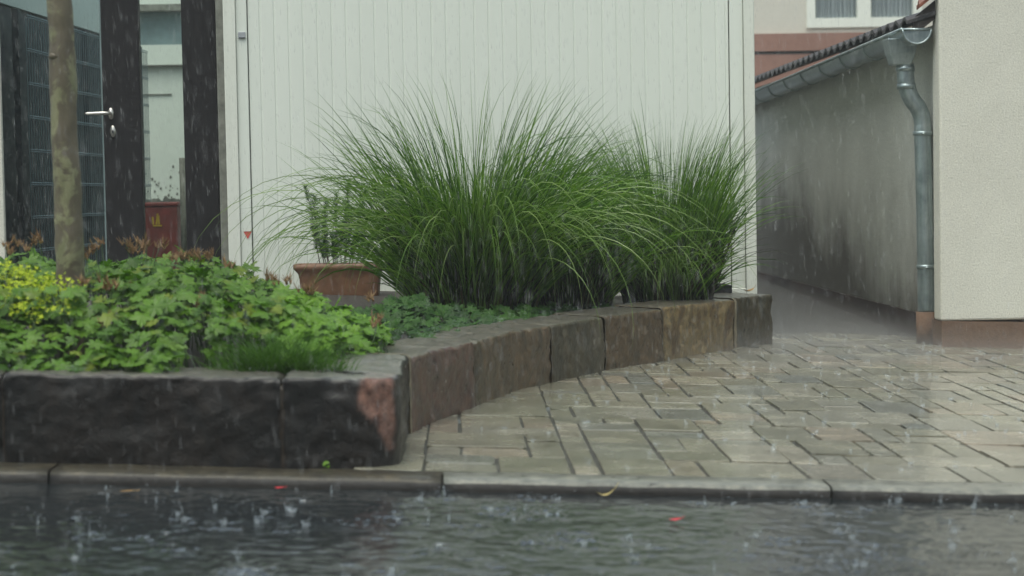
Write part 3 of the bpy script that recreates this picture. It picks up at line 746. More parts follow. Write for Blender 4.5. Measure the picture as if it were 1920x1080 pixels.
mb = MB(); a = [(gc.x+gr_*math.cos(math.pi+math.pi*k/N), gy0-.001, gut_z(gy0)+gr_*math.sin(math.pi+math.pi*k/N)) for k in range(n2)]
mb.add(a, [tuple(range(n2))]); mb.tube([Vector(p)+Vector((0,-.002,0)) for p in a], .0055, 8); mb.tube([a[0], a[-1]], .008, 8)
mb.build('gutter_end_cap', M_zinc, gut, smooth=True)
for k in range(14):
    y = gy0 + .32 + k*.70; mb = MB()
    mb.tube([(gc.x+(gr_+.003)*math.cos(w), y, gut_z(y)+(gr_+.003)*math.sin(w)) for w in lin(math.pi*.97, 1.98*math.pi, 14)], .0065, 6); mb.build('gutter_bracket', M_zinc, gut, smooth=True)
# hopper
hy = gy0 + .19; hxx = gc.x - .035; mb = MB()
zt = gut_z(hy) - .035; zbm = at(1697, 122, hy).z
def rect_ring(cx, w, d, z): return [(cx-w, hy-d, z), (cx+w, hy-d, z), (cx+w, hy+d, z), (cx-w, hy+d, z)]
r1, r2, r3 = rect_ring(hxx-.012, .088, .075, zt), rect_ring(hxx-.012, .072, .066, zt-.08), rect_ring(hxx-.014, .052, .052, zbm)
mb.add(r1+r2+r3, [(0,1,5,4),(1,2,6,5),(2,3,7,6),(3,0,4,7),(4,5,9,8),(5,6,10,9),(6,7,11,10),(7,4,8,11),(0,3,2,1),(8,9,10,11)])
mb.build('hopper', M_zinc, gut, bevel=.006)
# downpipe
PY = hy; pp = []
for (x, y) in ((1697,120),(1698,140),(1699,155),(1703,172),(1711,188),(1720,200),(1727,215),(1730,232),(1730,250),(1732,320),(1734,400),(1736,500),(1737,586)):
    p = at(x, y, PY); pp.append(Vector((p.x, PY, p.z)))
# smooth the bend
def catmull(P, n=8):
    out = []
    for i in range(len(P)-1):
        a, b, c, d = P[max(0,i-1)], P[i], P[i+1], P[min(len(P)-1,i+2)]
        for k in range(n):
            t = k/n; out.append(.5*((2*b) + (c-a)*t + (2*a-5*b+4*c-d)*t*t + (3*b-a-3*c+d)*t**3))
    return out + [P[-1]]
cv = catmull(pp); 
dp = MB(); dp.tube(cv, [.0475]*len(cv), 24); dpo = dp.build('downpipe', M_zinc, sh, smooth=True)
def pipe_at(py):
    return min(cv, key=lambda c: abs(c.z - at(1735, py, PY).z))
for (py, r_) in ((253, .054), (497, .053)):
    c = pipe_at(py); mb = MB(); mb.tube([c + Vector((0,0,z)) for z in (-.012,-.009,.009,.012)], [.049, r_, r_, .049], 24, False)
    mb.tube([c + Vector((.05,0,0)), c + Vector((.088,.0,0))], .007, 8); mb.tube([c + Vector((-.01,-.05,-.004)), c + Vector((-.01,-.066,-.004))], .007, 6)
    mb.build('pipe_clamp', M_zinc, dpo, smooth=True)
for py in (124, 157):
    c = pipe_at(py); mb = MB(); mb.tube([c + Vector((0,0,z)) for z in (-.03,.0)], [.0515,.0515], 24); mb.build('pipe_sleeve', M_zinc, dpo, smooth=True)
c = cv[-1]; mb = MB(); mb.tube([(c.x, PY, c.z+.005), (c.x, PY, gz(c.x, PY)-.03)], .058, 16); o = mb.build('pipe_shoe', M_plinth, dpo, smooth=True); o['label'] = 'red-brown standpipe at the foot'

# ------------------------------------------------------------------ house in the background
BY = 24.0
bh = empty('cream_house', (at(1560, 60, BY).x, BY, gz(4, BY)), 'cream house with a white window above a red band, far beyond the alley', 'house')
bx0, bx1 = at(1290, 60, BY).x, at(1990, 60, BY).x
zr = at(1540, 62, BY).z; zm = at(1540, 98, BY).z
wx = [at(p, 20, BY).x for p in (1512, 1528, 1607, 1632, 1712, 1728)]; wz = at(1560, 52, BY).z; wg = at(1560, 34, BY).z
mb = MB(); mb.box(bx0, bx1, BY, BY+.4, zr, wz); mb.box(bx0, wx[0], BY, BY+.4, wz, wz+1.5); mb.box(wx[-1], bx1, BY, BY+.4, wz, wz+1.5); mb.box(bx0, bx1, BY, BY+.4, wz+1.5, wz+4); mb.build('wall', M_backwall, bh)
mb = MB(); mb.box(bx0, bx1, BY-.06, BY+.3, zm+.02, zr-.002); mb.box(bx0, bx1, BY-.04, BY+.3, -.6, zm-.02); mb.build('red_band', M_redband, bh)
mb = MB(); mb.box(bx0, bx1, BY-.02, BY+.29, zm-.019, zm+.019); mb.build('band_joint', M_seal, bh)
w = MB(); w.box(wx[0], wx[1], BY-.03, BY+.1, wz+.001, wz+1.4); w.box(wx[2], wx[3], BY-.03, BY+.1, wz+.001, wz+1.4); w.box(wx[4], wx[5], BY-.03, BY+.1, wz+.001, wz+1.4)
for a, b in ((1,2),(3,4)): w.box(wx[a]+.001, wx[b]-.001, BY-.03, BY+.1, wz+.001, wg); w.box(wx[a]+.001, wx[b]-.001, BY-.03, BY+.1, wz+1.3, wz+1.4)
wo = w.build('window', M_upvc, bh)
mb = MB()
for a, b in ((1,2),(3,4)):
    n = 40
    bse = len(mb.v); xs = lin(wx[a], wx[b], n)
    for i, x in enumerate(xs):
        y = BY + .06 + .02*math.sin(i*1.7); mb.v += [(x, y, wg), (x, y, wz+1.3)]
    for i in range(n-1): mb.f.append((bse+2*i, bse+2*i+2, bse+2*i+3, bse+2*i+1))
mb.build('net_curtain', M_curtain, wo)

# ------------------------------------------------------------------ house across the street (unseen, added to darken the wall fronts and the wet glass)
OY = -8.5
oh = empty('added_street_house', (0, OY-2, gz(0, OY)), 'tall grey rendered house added unseen across the street, behind the photographer', 'house')
mb = MB(); mb.box(-13, 13, OY-6, OY, -1.2, 6.4); mb.build('wall', M_opp, oh)
mb = MB(); mb.add([(-13.4,OY+.4,6.3),(13.4,OY+.4,6.3),(13.4,OY-3,9.2),(-13.4,OY-3,9.2),(-13.4,OY-6.4,6.3),(13.4,OY-6.4,6.3)], [(0,1,2,3),(3,2,5,4),(0,3,4),(1,5,2),(0,4,5,1)]); mb.build('roof', M_tile, oh)
for k in range(8):
    for z in (1.0, 3.9):
        x = -11.4 + k*3.1; mb = MB(); mb.box(x, x+1.2, OY+.001, OY+.05, z, z+1.4); f = mb.build('window', M_upvc, oh)
        mb = MB(); mb.box(x+.08, x+.57, OY+.0505, OY+.055, z+.08, z+1.32); mb.box(x+.63, x+1.12, OY+.0505, OY+.055, z+.08, z+1.32); mb.build('pane', M_curtain, f)

# ------------------------------------------------------------------ plants
def blade(mb, p, az, th0, L, k, pw, w, seg=9, twist=0, droop=0, wob=0):
    d = Vector((math.cos(az), math.sin(az), 0)); side = Vector((-d.y, d.x, 0)); up = Vector((0,0,1))
    c = Vector(p); b = len(mb.v); ds = L/seg
    for i in range(seg+1):
        t = i/seg; th = th0 + k*t**pw
        dirv = d*math.sin(th) + up*math.cos(th) + side*wob*math.sin(t*2.6)
        nrm = d*math.cos(th) - up*math.sin(th)
        ang = twist + 1.1*t*(1 if twist > 0 else -1)
        wv = side*math.cos(ang) + nrm*math.sin(ang)
        ww = w*(1 - t**2.2)*(.65 + .35*min(1, t*4)) + .0002
        mb.v += [tuple(c + wv*ww*.5), tuple(c - wv*ww*.5)]
        c = c + dirv*ds
    for i in range(seg): mb.f.append((b+2*i, b+2*i+1, b+2*i+3, b+2*i+2))
def clump(mb, c, n, rad, Lr, rg, spread=1.0, w=.0042, lean=(0,0), km=1.0):
    for _ in range(n):
        r = rad*math.sqrt(rg.random()); az = rg.uniform(0, 2*math.pi)
        p = Vector((c[0]+r*math.cos(az), c[1]+r*math.sin(az), c[2]))
        a2 = az + rg.gauss(0, .55)
        q = rg.random()
        th0 = (R(4) + R(40)*(r/rad)**1.2*rg.uniform(.5, 1.15))*spread
        if km == 1 and rad > .22 and math.cos(a2) < -.55 and th0 > R(27) and rg.random() < .55: continue
        L = rg.uniform(*Lr)*(1 - .12*(r/rad))*(rg.uniform(1.08,1.22) if rg.random() < .04 else 1)
        if q < .50: k = rg.uniform(.15, .75)
        elif q < .82: k = rg.uniform(.7, 1.5)
        else: k = rg.uniform(1.4, 2.5)
        a2 += lean[0]*math.sin(a2) 
        blade(mb, p, a2, th0, L, k*km, rg.uniform(1.5, 3.0), w*rg.uniform(.6, 1.35), 10, rg.uniform(-1.4,1.4), wob=rg.uniform(-.12,.12))
    # dead and short leaves filling the heart
    for _ in range(n//5):
        az = rg.uniform(0, 2*math.pi); r = rad*math.sqrt(rg.random())*1.1
        blade(mb, (c[0]+r*math.cos(az), c[1]+r*math.sin(az), c[2]), az, rg.uniform(.1,.8), rg.uniform(.25,.55)*Lr[1], rg.uniform(.3,1.6), 1.6, w*1.1, 7, rg.uniform(-1,1))
def grass(name_label, base_px, Y, n, rad, Lr, seed, mat, spread=1.0, w=.0042, km=1.0, core=(700, .30, .52)):
    p = at(base_px[0], base_px[1], Y); z = gz(p.x, p.y) + .21
    o = empty('ornamental_grass', (p.x, p.y, z), name_label, 'grass', 'ornamental grasses in front of the garage')
    rg = random.Random(seed); mb = MB(); clump(mb, (p.x, p.y, z), n, rad, Lr, rg, spread, w, (0,0), km)
    dr = MB()
    for _ in range(int(n*.12)):
        az = rg.gauss(-1.57, .9 if km == 1 else .75); r = rad*rg.uniform(.7, 1.25)
        if (km < 1 and math.cos(az) > .25) or (rad < .22 and km == 1 and math.cos(az) > .15): continue
        blade(dr, (p.x+r*math.cos(az), p.y+r*math.sin(az), z), az, rg.uniform(.08,.36), rg.uniform(.7, 1.05)*Lr[1]*(1.12 if km == 1 else .72), rg.uniform(2.5,3.1), rg.uniform(1.0,1.6), w*.85, 14, rg.uniform(-.5,.5), wob=rg.uniform(-.15,.15))
    for _ in range(int(n*.13)):
        az = rg.uniform(0, 6.28); r = rad*rg.uniform(.6, 1.2)
        if (km < 1 and math.cos(az) > .35) or (rad < .22 and km == 1 and math.cos(az) > .2) or (km == 1 and math.cos(az) < -.5 and rg.random() < .75): continue
        blade(mb, (p.x+r*math.cos(az), p.y+r*math.sin(az), z), az + rg.gauss(0,.3), rg.uniform(.1,.4), rg.uniform(.7, 1.0)*Lr[1]*(1.0 if km == 1 else .75), rg.uniform(1.9,2.7), rg.uniform(1.1,1.9), w*.8, 12, rg.uniform(-.8,.8), wob=rg.uniform(-.15,.15))
    mb.build('blades', mat, o, smooth=True, extra=(dr, M_grass_l))
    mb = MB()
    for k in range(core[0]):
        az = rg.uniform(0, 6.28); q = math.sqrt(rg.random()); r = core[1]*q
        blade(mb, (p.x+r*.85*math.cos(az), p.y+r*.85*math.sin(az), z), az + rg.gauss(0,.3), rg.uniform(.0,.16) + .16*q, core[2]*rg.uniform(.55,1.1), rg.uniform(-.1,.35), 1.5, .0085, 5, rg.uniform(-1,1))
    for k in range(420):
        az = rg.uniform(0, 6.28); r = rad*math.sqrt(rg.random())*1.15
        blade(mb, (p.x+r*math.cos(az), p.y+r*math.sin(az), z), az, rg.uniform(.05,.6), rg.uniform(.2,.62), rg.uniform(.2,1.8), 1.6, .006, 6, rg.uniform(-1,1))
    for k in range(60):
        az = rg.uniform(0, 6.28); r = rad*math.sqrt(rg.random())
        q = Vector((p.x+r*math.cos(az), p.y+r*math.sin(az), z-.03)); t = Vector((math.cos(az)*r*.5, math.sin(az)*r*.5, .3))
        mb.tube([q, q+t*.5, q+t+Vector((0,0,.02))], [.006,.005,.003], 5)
    mb.build('stem_base', M_shade_culm, o)
    return o
grass('largest fountain of ornamental grass, tallest and leftmost, beside the terracotta pot', (890, 590), 9.35, 1900, .25, (.70, 1.30), 21, M_grass, 1.05, .0075, 1.0, (1000, .37, .56))
grass('middle clump of ornamental grass arching over the wall between two others', (1065, 575), 9.75, 850, .18, (.52, .98), 22, M_grass, 1.0, .0068, 1.0, (600, .27, .46))
grass('smaller darker ornamental grass at the right end near the garage corner', (1252, 556), 10.05, 1600, .17, (.60, 1.12), 23, M_grass, .55, .0066, .72, (700, .27, .5))

# lobed leaf
def leaf_template(lobes=7, teeth=True, cup=.18):
    pts = []; n = lobes
    for i in range(n):
        a = R(-148) + R(296)*i/(n-1); Lr_ = 1.0 - .22*abs(i-(n-1)/2)/((n-1)/2)
        half = R(296)/(n-1)/2
        if i == 0: pts.append((a-half*.75, .30))
        pts += [(a-half*.62, Lr_*.70), (a-half*.40, Lr_*.80), (a-half*.26, Lr_*.77), (a, Lr_), (a+half*.26, Lr_*.77), (a+half*.40, Lr_*.80), (a+half*.62, Lr_*.70)]
        pts.append((a+half, .46 if i < n-1 else .30))
    vs = [(0,0,0)]; 
    for a, r in pts:
        vs.append((r*math.cos(a), r*math.sin(a), -cup*r*r + .07*math.cos(a*n*1.0)*r))
    m = len(pts); fs = [(0, i+1, i+2) for i in range(m-1)]
    return vs, fs
LT = [leaf_template(7, cup=.22), leaf_template(7, cup=.05), leaf_template(5, cup=.32)]
def put_leaf(mb, p, nrm, az, size, rg):
    vs, fs = rg.choice(LT)
    n = Vector(nrm).normalized(); a = Vector((math.cos(az), math.sin(az), 0)); a = (a - n*a.dot(n)).normalized(); b = n.cross(a)
    bs = len(mb.v)
    for (x, y, z) in vs: mb.v.append(tuple(p + (a*x + b*y + n*z)*size))
    mb.f += [tuple(i+bs for i in f) for f in fs]
ZT = [(-2.6,.62),(-1.6,.625),(-1.15,.625),(-.83,.595),(-.72,.56),(-.62,.525),(-.46,.465),(-.35,.425),(-.27,.38),(-.2,.33),(-.1,.28)]
def lut(T, x):
    if x <= T[0][0]: return T[0][1]
    for a, b in zip(T, T[1:]):
        if x <= b[0]: return a[1] + (b[1]-a[1])*(x-a[0])/(b[0]-a[0])
    return T[-1][1]
def mound(x, y):
    zt = lut(ZT, x); t = max(0, min(1, (y-5.70)/.95)); lo = gz(x, y) + .255
    z = lo + (zt-lo)*(math.sin(t*math.pi/2)**.75)
    z -= .11*math.exp(-((x+1.32)**2/.035 + (y-6.28)**2/.07))
    z += .035*noise.noise(Vector((x*3.2, y*3.2, 4))) + .05*noise.noise(Vector((x*7, y*7, 9)))
    return z
def mnormal(x, y):
    e = .03; return Vector((-(mound(x+e,y)-mound(x-e,y))/(2*e), -(mound(x,y+e)-mound(x,y-e))/(2*e), 1)).normalized()
def geranium(x0, x1, y0, y1, n, mat, label, seed, keep=lambda x, y: True, sr=(.021,.053), name='geranium'):
    rg = random.Random(seed); o = empty(name, ((x0+x1)/2, (y0+y1)/2, gz((x0+x1)/2, (y0+y1)/2)+.2), label, 'plant')
    mb = MB(); st = MB(); c = 0; tries = 0
    while c < n and tries < n*20:
        tries += 1
        x = rg.uniform(x0, x1); y = y0 + (y1-y0)*rg.random()**1.35
        if not keep(x, y): continue
        depth = abs(rg.gauss(0, .03)) if rg.random() < .6 else rg.uniform(.03, .13)
        nn = mnormal(x, y); p = Vector((x, y, mound(x, y))) - nn*depth
        mn = (nn*.75 + Vector((0,-.25,.75)) + Vector((rg.gauss(0,.55), rg.gauss(0,.5), rg.gauss(0,.3)))).normalized()
        s = rg.uniform(*sr)
        put_leaf(mb, p, mn, rg.uniform(-2.6, -.5), s, rg); c += 1
        if c % 3 == 0:
            q = Vector((x + rg.uniform(-.06,.06), y + rg.uniform(.0,.12), max(gz(x,y)+.2, p.z - rg.uniform(.12,.25))))
            st.tube([q, (q+p)/2 + Vector((0,0,.03)), p], [.0022,.0019,.0015], 4, False)
    mb.build('leaves', mat, o, smooth=False, extra=(st, M_stem))
    return o, rg
def seed_mesh(rg):
    mb = MB()
    for _ in range(rg.randint(3, 5)):
        c = Vector((rg.uniform(-.017,.017), rg.uniform(-.017,.017), rg.uniform(-.014,.012)))
        for k in range(rg.randint(4, 6)):
            a = rg.uniform(0, 6.28); t = rg.uniform(.1, .9); L = rg.uniform(.018,.04)
            d = Vector((math.cos(a)*math.sin(t), math.sin(a)*math.sin(t), math.cos(t)))
            mb.tube([c, c+d*L*.35, c+d*L], [.0014,.0020,.0004], 5)
        mb.tube([c+Vector((0,0,-.005)), c+Vector((0,0,.002)), c+Vector((0,0,.007))], [.001,.0055,.002], 6)
    st = MB(); st.tube([(rg.uniform(-.03,.03), rg.uniform(-.02,.03), -.15), (rg.uniform(-.01,.01), 0, -.06), (0,0,-.004)], [.002,.0017,.0013], 4, False)
    return mb, st
seed_variants = []
keep_main = lambda x, y: not (x > -.50 - .12*(y-5.9)) and not ((x+1.45)**2/.09 + (y-6.27)**2/.07 < .8) and not (y < 5.98 and abs(x+.66) < .17) and not (x > -.56 and y < 5.95)
g1, rg = geranium(-2.45, -.48, 5.70, 7.5, 3300, M_ger, 'broad mid-green mound of lobed geranium leaves filling the bed behind the black wall blocks', 31, keep_main)
def seed_at(px, py, Y): p = at(px, py, Y); return (p.x, p.y, p.z)
g1s = [(20,470,6.9),(15,460,6.8),(36,458,6.9),(24,474,6.7),(62,455,7.0),(72,450,7.0),(52,468,6.9),(168,470,6.7),(180,464,6.7),(160,481,6.6),(190,455,6.9),(236,458,7.0),(262,456,7.0),(276,455,7.0),(266,470,6.9),(248,468,6.9),(290,462,7.0),(300,459,7.1),(345,482,7.1),(352,476,7.2),(362,484,7.1),(372,478,7.1),(386,484,7.0),(395,480,7.1),(330,486,7.0),(430,500,6.9),
       (195,535,6.3),(212,536,6.3),(252,536,6.4),(160,532,6.4),(385,560,6.2),(190,605,5.95),(366,578,6.2)]
def seed_spots(lst): return [(*seed_at(*s), random.uniform(.7, 1.1)) for s in lst]
def build0(mbs, name, mat, parent):       # mesh data about the local origin
    mb, st = mbs; nf = len(mb.f); mb.add(st.v, st.f)
    me = bpy.data.meshes.new(name); me.from_pydata(mb.v, [], mb.f); me.materials.append(mat); me.materials.append(M_stem)
    for i in range(nf, len(me.polygons)): me.polygons[i].material_index = 1
    o = bpy.data.objects.new(name, me); col.objects.link(o); o.parent = parent; return o
def seed_heads(o, spots, rg):
    for (x, y, z, s) in spots:
        if len(seed_variants) < 6:
            d = build0(seed_mesh(rg), 'seed_head', M_seed, o); seed_variants.append(d)
        else:
            d = rg.choice(seed_variants).copy(); col.objects.link(d); d.parent = o
        d.location = Vector((x, y, z)) - world_of(o)
        d.rotation_euler = (rg.uniform(-.3,.3), rg.uniform(-.3,.3), rg.uniform(0,6)); d.scale = (s,s,s)
seed_heads(g1, seed_spots(g1s), rg)
g2, rg = geranium(-.68, -.17, 5.78, 7.0, 620, M_lime, 'bright lime-green geranium spilling over the wall corner at the right end of the bed', 32,
    lambda x, y: x > -.54 - .10*(y-5.9) and x < -.50 + .31*(y-5.8) and x < -.235 and y > 5.84, (.030,.05))
seed_heads(g2, seed_spots([(540,527,6.9),(505,520,6.9),(515,528,6.8),(570,546,6.8),(590,546,6.8),(708,603,6.5),(704,608,6.4),(698,560,7.0)]), rg)
# low geranium strip behind the wall
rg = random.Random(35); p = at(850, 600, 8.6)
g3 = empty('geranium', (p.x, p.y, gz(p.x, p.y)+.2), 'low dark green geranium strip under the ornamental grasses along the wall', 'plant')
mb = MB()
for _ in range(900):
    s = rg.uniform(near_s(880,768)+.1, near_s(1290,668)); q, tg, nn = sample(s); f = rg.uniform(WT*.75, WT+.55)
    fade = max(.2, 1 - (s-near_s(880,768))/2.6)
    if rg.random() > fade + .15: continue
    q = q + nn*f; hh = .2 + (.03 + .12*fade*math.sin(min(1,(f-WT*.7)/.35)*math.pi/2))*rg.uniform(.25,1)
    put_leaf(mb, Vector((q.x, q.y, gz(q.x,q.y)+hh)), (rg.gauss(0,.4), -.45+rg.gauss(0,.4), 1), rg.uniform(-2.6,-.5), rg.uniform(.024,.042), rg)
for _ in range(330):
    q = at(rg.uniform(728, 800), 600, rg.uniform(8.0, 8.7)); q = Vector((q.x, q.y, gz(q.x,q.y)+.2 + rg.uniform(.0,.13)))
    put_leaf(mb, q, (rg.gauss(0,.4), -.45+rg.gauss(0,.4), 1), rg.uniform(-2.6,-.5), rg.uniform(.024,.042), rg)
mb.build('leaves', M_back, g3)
# lady's mantle
rg = random.Random(41); p = at(70, 560, 6.25)
lm = empty('yellow_flower_plant', (p.x, p.y, gz(p.x,p.y)+.2), 'frothy yellow-green flowering plant at the left in front of the tree trunk', 'plant')
spots = [(38,512,30),(48,535,26),(30,545,20),(75,535,24),(92,540,20),(60,560,20),(45,575,20),(20,555,18),(8,515,16),(10,540,16),(105,537,8),(133,540,14),(140,552,12),(80,568,14),(62,590,12),(118,572,8),(130,574,8),(35,580,14),(120,583,6),(55,520,18),(15,505,8),(100,522,10)]
for (x, y, n) in spots:
    fl_ = MB(); st = MB()
    Y = 5.93 + (600-y)/100*.40 + rg.uniform(-.05,.05); c = at(x, y, Y)
    for _ in range(int(n*2.4)):
        q = c + Vector((rg.gauss(0,.017), rg.gauss(0,.02), rg.gauss(0,.014))); r = rg.uniform(.005,.0105)
        n_ = Vector((rg.gauss(0,.6), rg.gauss(-.3,.6), 1)).normalized(); a = n_.orthogonal().normalized(); b = n_.cross(a); rot = rg.uniform(0,6)
        bs = len(fl_.v); fl_.v.append(tuple(q))
        for k in range(8):
            w = rot + k*math.pi/4; rr = r*(1 if k % 2 == 0 else .45); fl_.v.append(tuple(q + (a*math.cos(w)+b*math.sin(w))*rr + n_*(.003 if k%2==0 else 0)))
        fl_.f += [(bs, bs+1+k, bs+1+(k+1)%8) for k in range(8)]
    for _ in range(4):
        st.tube([c + Vector((rg.gauss(0,.02), .05, -.13)), c + Vector((rg.gauss(0,.01), .01, -.05)), c + Vector((rg.gauss(0,.012),0,0))], [.0018,.0015,.001], 4, False)
    fl_.build('flower_cluster', M_mantle, lm, extra=(st, M_stem))
lv = MB()
for _ in range(260):
    q = at(rg.uniform(-20,150), rg.uniform(540,610), rg.uniform(6.0,6.5)); put_leaf(lv, q, (rg.gauss(0,.4),-.5+rg.gauss(0,.3),1), rg.uniform(-2.6,-.5), rg.uniform(.03,.05), rg)
lv.build('leaves', M_ger, lm)
# fine tuft in front
rg = random.Random(51); p = at(525, 690, 5.86); z = gz(p.x, p.y) + .22
ft = empty('grass_tuft', (p.x, p.y, z), 'soft fine-bladed green tuft at the front of the bed, left of the lime geranium', 'grass')
mb = MB()
for (dx, n, L) in ((-.12, 300, .13), (-.04, 420, .19), (.06, 380, .17), (.13, 200, .11), (.02, 200, .13)):
    for _ in range(n):
        az = rg.uniform(0, 6.28); r = .055*math.sqrt(rg.random())
        blade(mb, (p.x+dx+r*math.cos(az)+rg.gauss(0,.02), p.y+r*math.sin(az)*.7, z), az+rg.gauss(0,.5), rg.uniform(.05,.65), L*rg.uniform(.6,1.15), rg.uniform(.3,1.5), 1.5, .0022, 6, rg.uniform(-1,1))
mb.build('blades', M_fine, ft, smooth=True)
# terracotta pot with rosemary
TY = 10.25; pa, pb = at(549, 497, TY), at(722, 497, TY); cx = (pa.x+pb.x)/2; hw = (pb.x-pa.x)/2; zt = pa.z; pb_z = TZ + .002; hd = .12
pot = empty('terracotta_pot', (cx, TY+hd, pb_z), 'oblong terracotta trough with flared rim on the slab before the garage door', 'flower pot')
mb = MB(); H = zt - pb_z
prof = [(.80,0),(.84,.15),(.86,.4),(.875,.6),(.90,.74),(.96,.83),(1.0,.88),(1.0,1.0),(.93,1.0),(.90,.86),(.84,.82)]
ring = []; 
def rr_pts(s):
    a, b = hw*s, hd*(s*.9+.1); c = .022*s; out_ = []
    for (sx, sy, a0_) in ((1,1,0),(-1,1,90),(-1,-1,180),(1,-1,270)):
        for k in range(6):
            w = R(a0_ + 18*k); out_.append((cx + sx*(a-c) + c*math.cos(w), TY+hd + sy*(b-c) + c*math.sin(w)))
    return out_
for (s, h) in prof:
    for (x, y) in rr_pts(s): mb.v.append((x, y, pb_z + h*H))
n = 24
for i in range(len(prof)-1):
    for k in range(n): mb.f.append((i*n+k, i*n+(k+1)%n, (i+1)*n+(k+1)%n, (i+1)*n+k))
mb.f.append(tuple(reversed(range(n)))); mb.build('trough', M_terra, pot, smooth=True)
mb = MB(); mb.add([(x, y, pb_z + .83*H) for x, y in rr_pts(.86)], [tuple(range(n))]); mb.build('potting_soil', M_soil, pot)
rg = random.Random(61)
ros = empty('rosemary', (cx, TY+hd, pb_z+.83*H), 'upright dark rosemary shoots growing in the terracotta trough', 'herb')
sm = MB(); nd = MB()
shoots = [((572,350),(600,495)),((590,370),(608,495)),((612,378),(615,495)),((600,410),(618,495)),((630,365),(628,495)),((648,380),(640,495)),((662,400),(648,495)),((676,420),(655,495)),((585,425),(612,495)),((640,420),(633,495)),((690,410),(668,495)),((706,430),(680,495)),((622,440),(625,495)),((655,340),(645,495)),((685,360),(660,495))]
for (a, b) in shoots:
    yo = rg.uniform(-.06,.08); P1 = at(*b, TY+hd+yo*.5); P0 = at(*a, TY+hd+yo)
    cpts = [P1, P1.lerp(P0,.35)+Vector((rg.uniform(-.012,.012),0,0)), P1.lerp(P0,.7)+Vector((rg.uniform(-.012,.012),0,.0)), P0]; cu = catmull(cpts, 8)
    sm.tube(cu, [.0032*(1-.7*i/len(cu)) for i in range(len(cu))], 5)
    for i, c in enumerate(cu):
        if i < 4: continue
        for _ in range(16):
            az = rg.uniform(0, 6.28); L = rg.uniform(.022,.042)*(1 if i < len(cu)-3 else .6)
            blade(nd, c + Vector((0,0,rg.uniform(-.008,.008))), az, rg.uniform(.5,1.25), L, rg.uniform(-.5,.2), 1, .0036, 2, rg.uniform(-1,1))
sm.build('woody_stems', M_twig, ros); nd.build('needles', M_rose, ros)
# black tray
a, b = at(1322, 553, 10.42), at(1371, 553, 10.42); mb = MB(); z0 = min(a.z, TZ); zt = at(1350, 536, 10.42).z
z0 = TZ - .009
mb.box(a.x-.25, b.x, 10.46, 10.72, z0, z0+.006)
for (x0,x1,y0,y1) in ((a.x-.25,b.x,10.452,10.462),(a.x-.25,b.x,10.72,10.73),(a.x-.26,a.x-.25,10.452,10.73),(b.x,b.x+.01,10.452,10.73)): mb.box(x0,x1,y0,y1,z0,zt)
tag(mb.build('plant_tray', M_blackpl, bevel=.002, origin=(a.x, 10.6, z0)), 'low black plastic tray beside the right-hand grass on the wall end', 'tray')

# ------------------------------------------------------------------ tree
TRY = 6.5
tc_ = [at(x, y, TRY) for x, y in ((112,0),(116,90),(118,150),(121,250),(127,350),(130,450),(133,540))]
tc_ = [Vector((p.x, TRY, p.z)) for p in tc_]
base = Vector((tc_[-1].x + .004, TRY, gz(tc_[-1].x, TRY)+.18))
tree = empty('street_tree', base, 'slim young tree with lichen-mottled bark rising from the geranium bed', 'tree')
pts = [base] + list(reversed(tc_)); top = pts[-1]
pts += [top + Vector((-.03,.0,.5)), top + Vector((-.02,.02,1.1)), top + Vector((.02,.02,1.9)), top + Vector((.03,0,2.6))]
cu = catmull(pts, 8); mb = MB()
rad = [ .0495*max(.12, 1-.115*(c.z-base.z)) + (.012 if c.z < base.z+.08 else 0) for c in cu]
mb.tube(cu, rad, 20)
vv = []
for v in mb.v:
    q = Vector(v); d = .006*noise.noise(q*6) + .003*noise.noise(q*22); ax = min(cu, key=lambda c: abs(c.z-q.z)); e = (q-ax); e.z = 0
    if e.length > 1e-6: q += e.normalized()*d
    vv.append(tuple(q))
mb.v = vv
mb.tube([at(112,108,TRY)+Vector((-.0,-.03,0)), at(97,108,TRY)+Vector((0,-.035,.004))], [.016,.009], 8)
trunk = mb.build('trunk', M_bark, tree, smooth=True)
rg = random.Random(71); lb = MB(); cr = MB()
for k in range(16):
    i = len(cu)-1 - rg.randint(0, 22); p = cu[i]; az = rg.uniform(0,6.28); L = rg.uniform(.5,1.1)
    e = p + Vector((math.cos(az)*L*.7, math.sin(az)*L*.7, L*.7)); m_ = (p+e)/2 + Vector((0,0,-.05))
    lb.tube([p, m_, e], [.014,.009,.003], 6)
    for _ in range(130):
        q = m_.lerp(e, rg.random()) + Vector((rg.gauss(0,.17), rg.gauss(0,.17), rg.gauss(0,.14)))
        n_ = Vector((rg.gauss(0,.5), rg.gauss(0,.5), 1)).normalized(); a = n_.orthogonal().normalized(); a.rotate(Matrix.Rotation(rg.uniform(0,6),3,n_)); b = n_.cross(a); s = rg.uniform(.03,.05)
        cr.add([q, q+a*s*.5+b*s*.35, q+a*s*1.2, q+a*s*.5-b*s*.35], [(0,1,2,3)])
lb.build('limbs', M_bark, tree, smooth=True); cr.build('crown', M_back, tree)

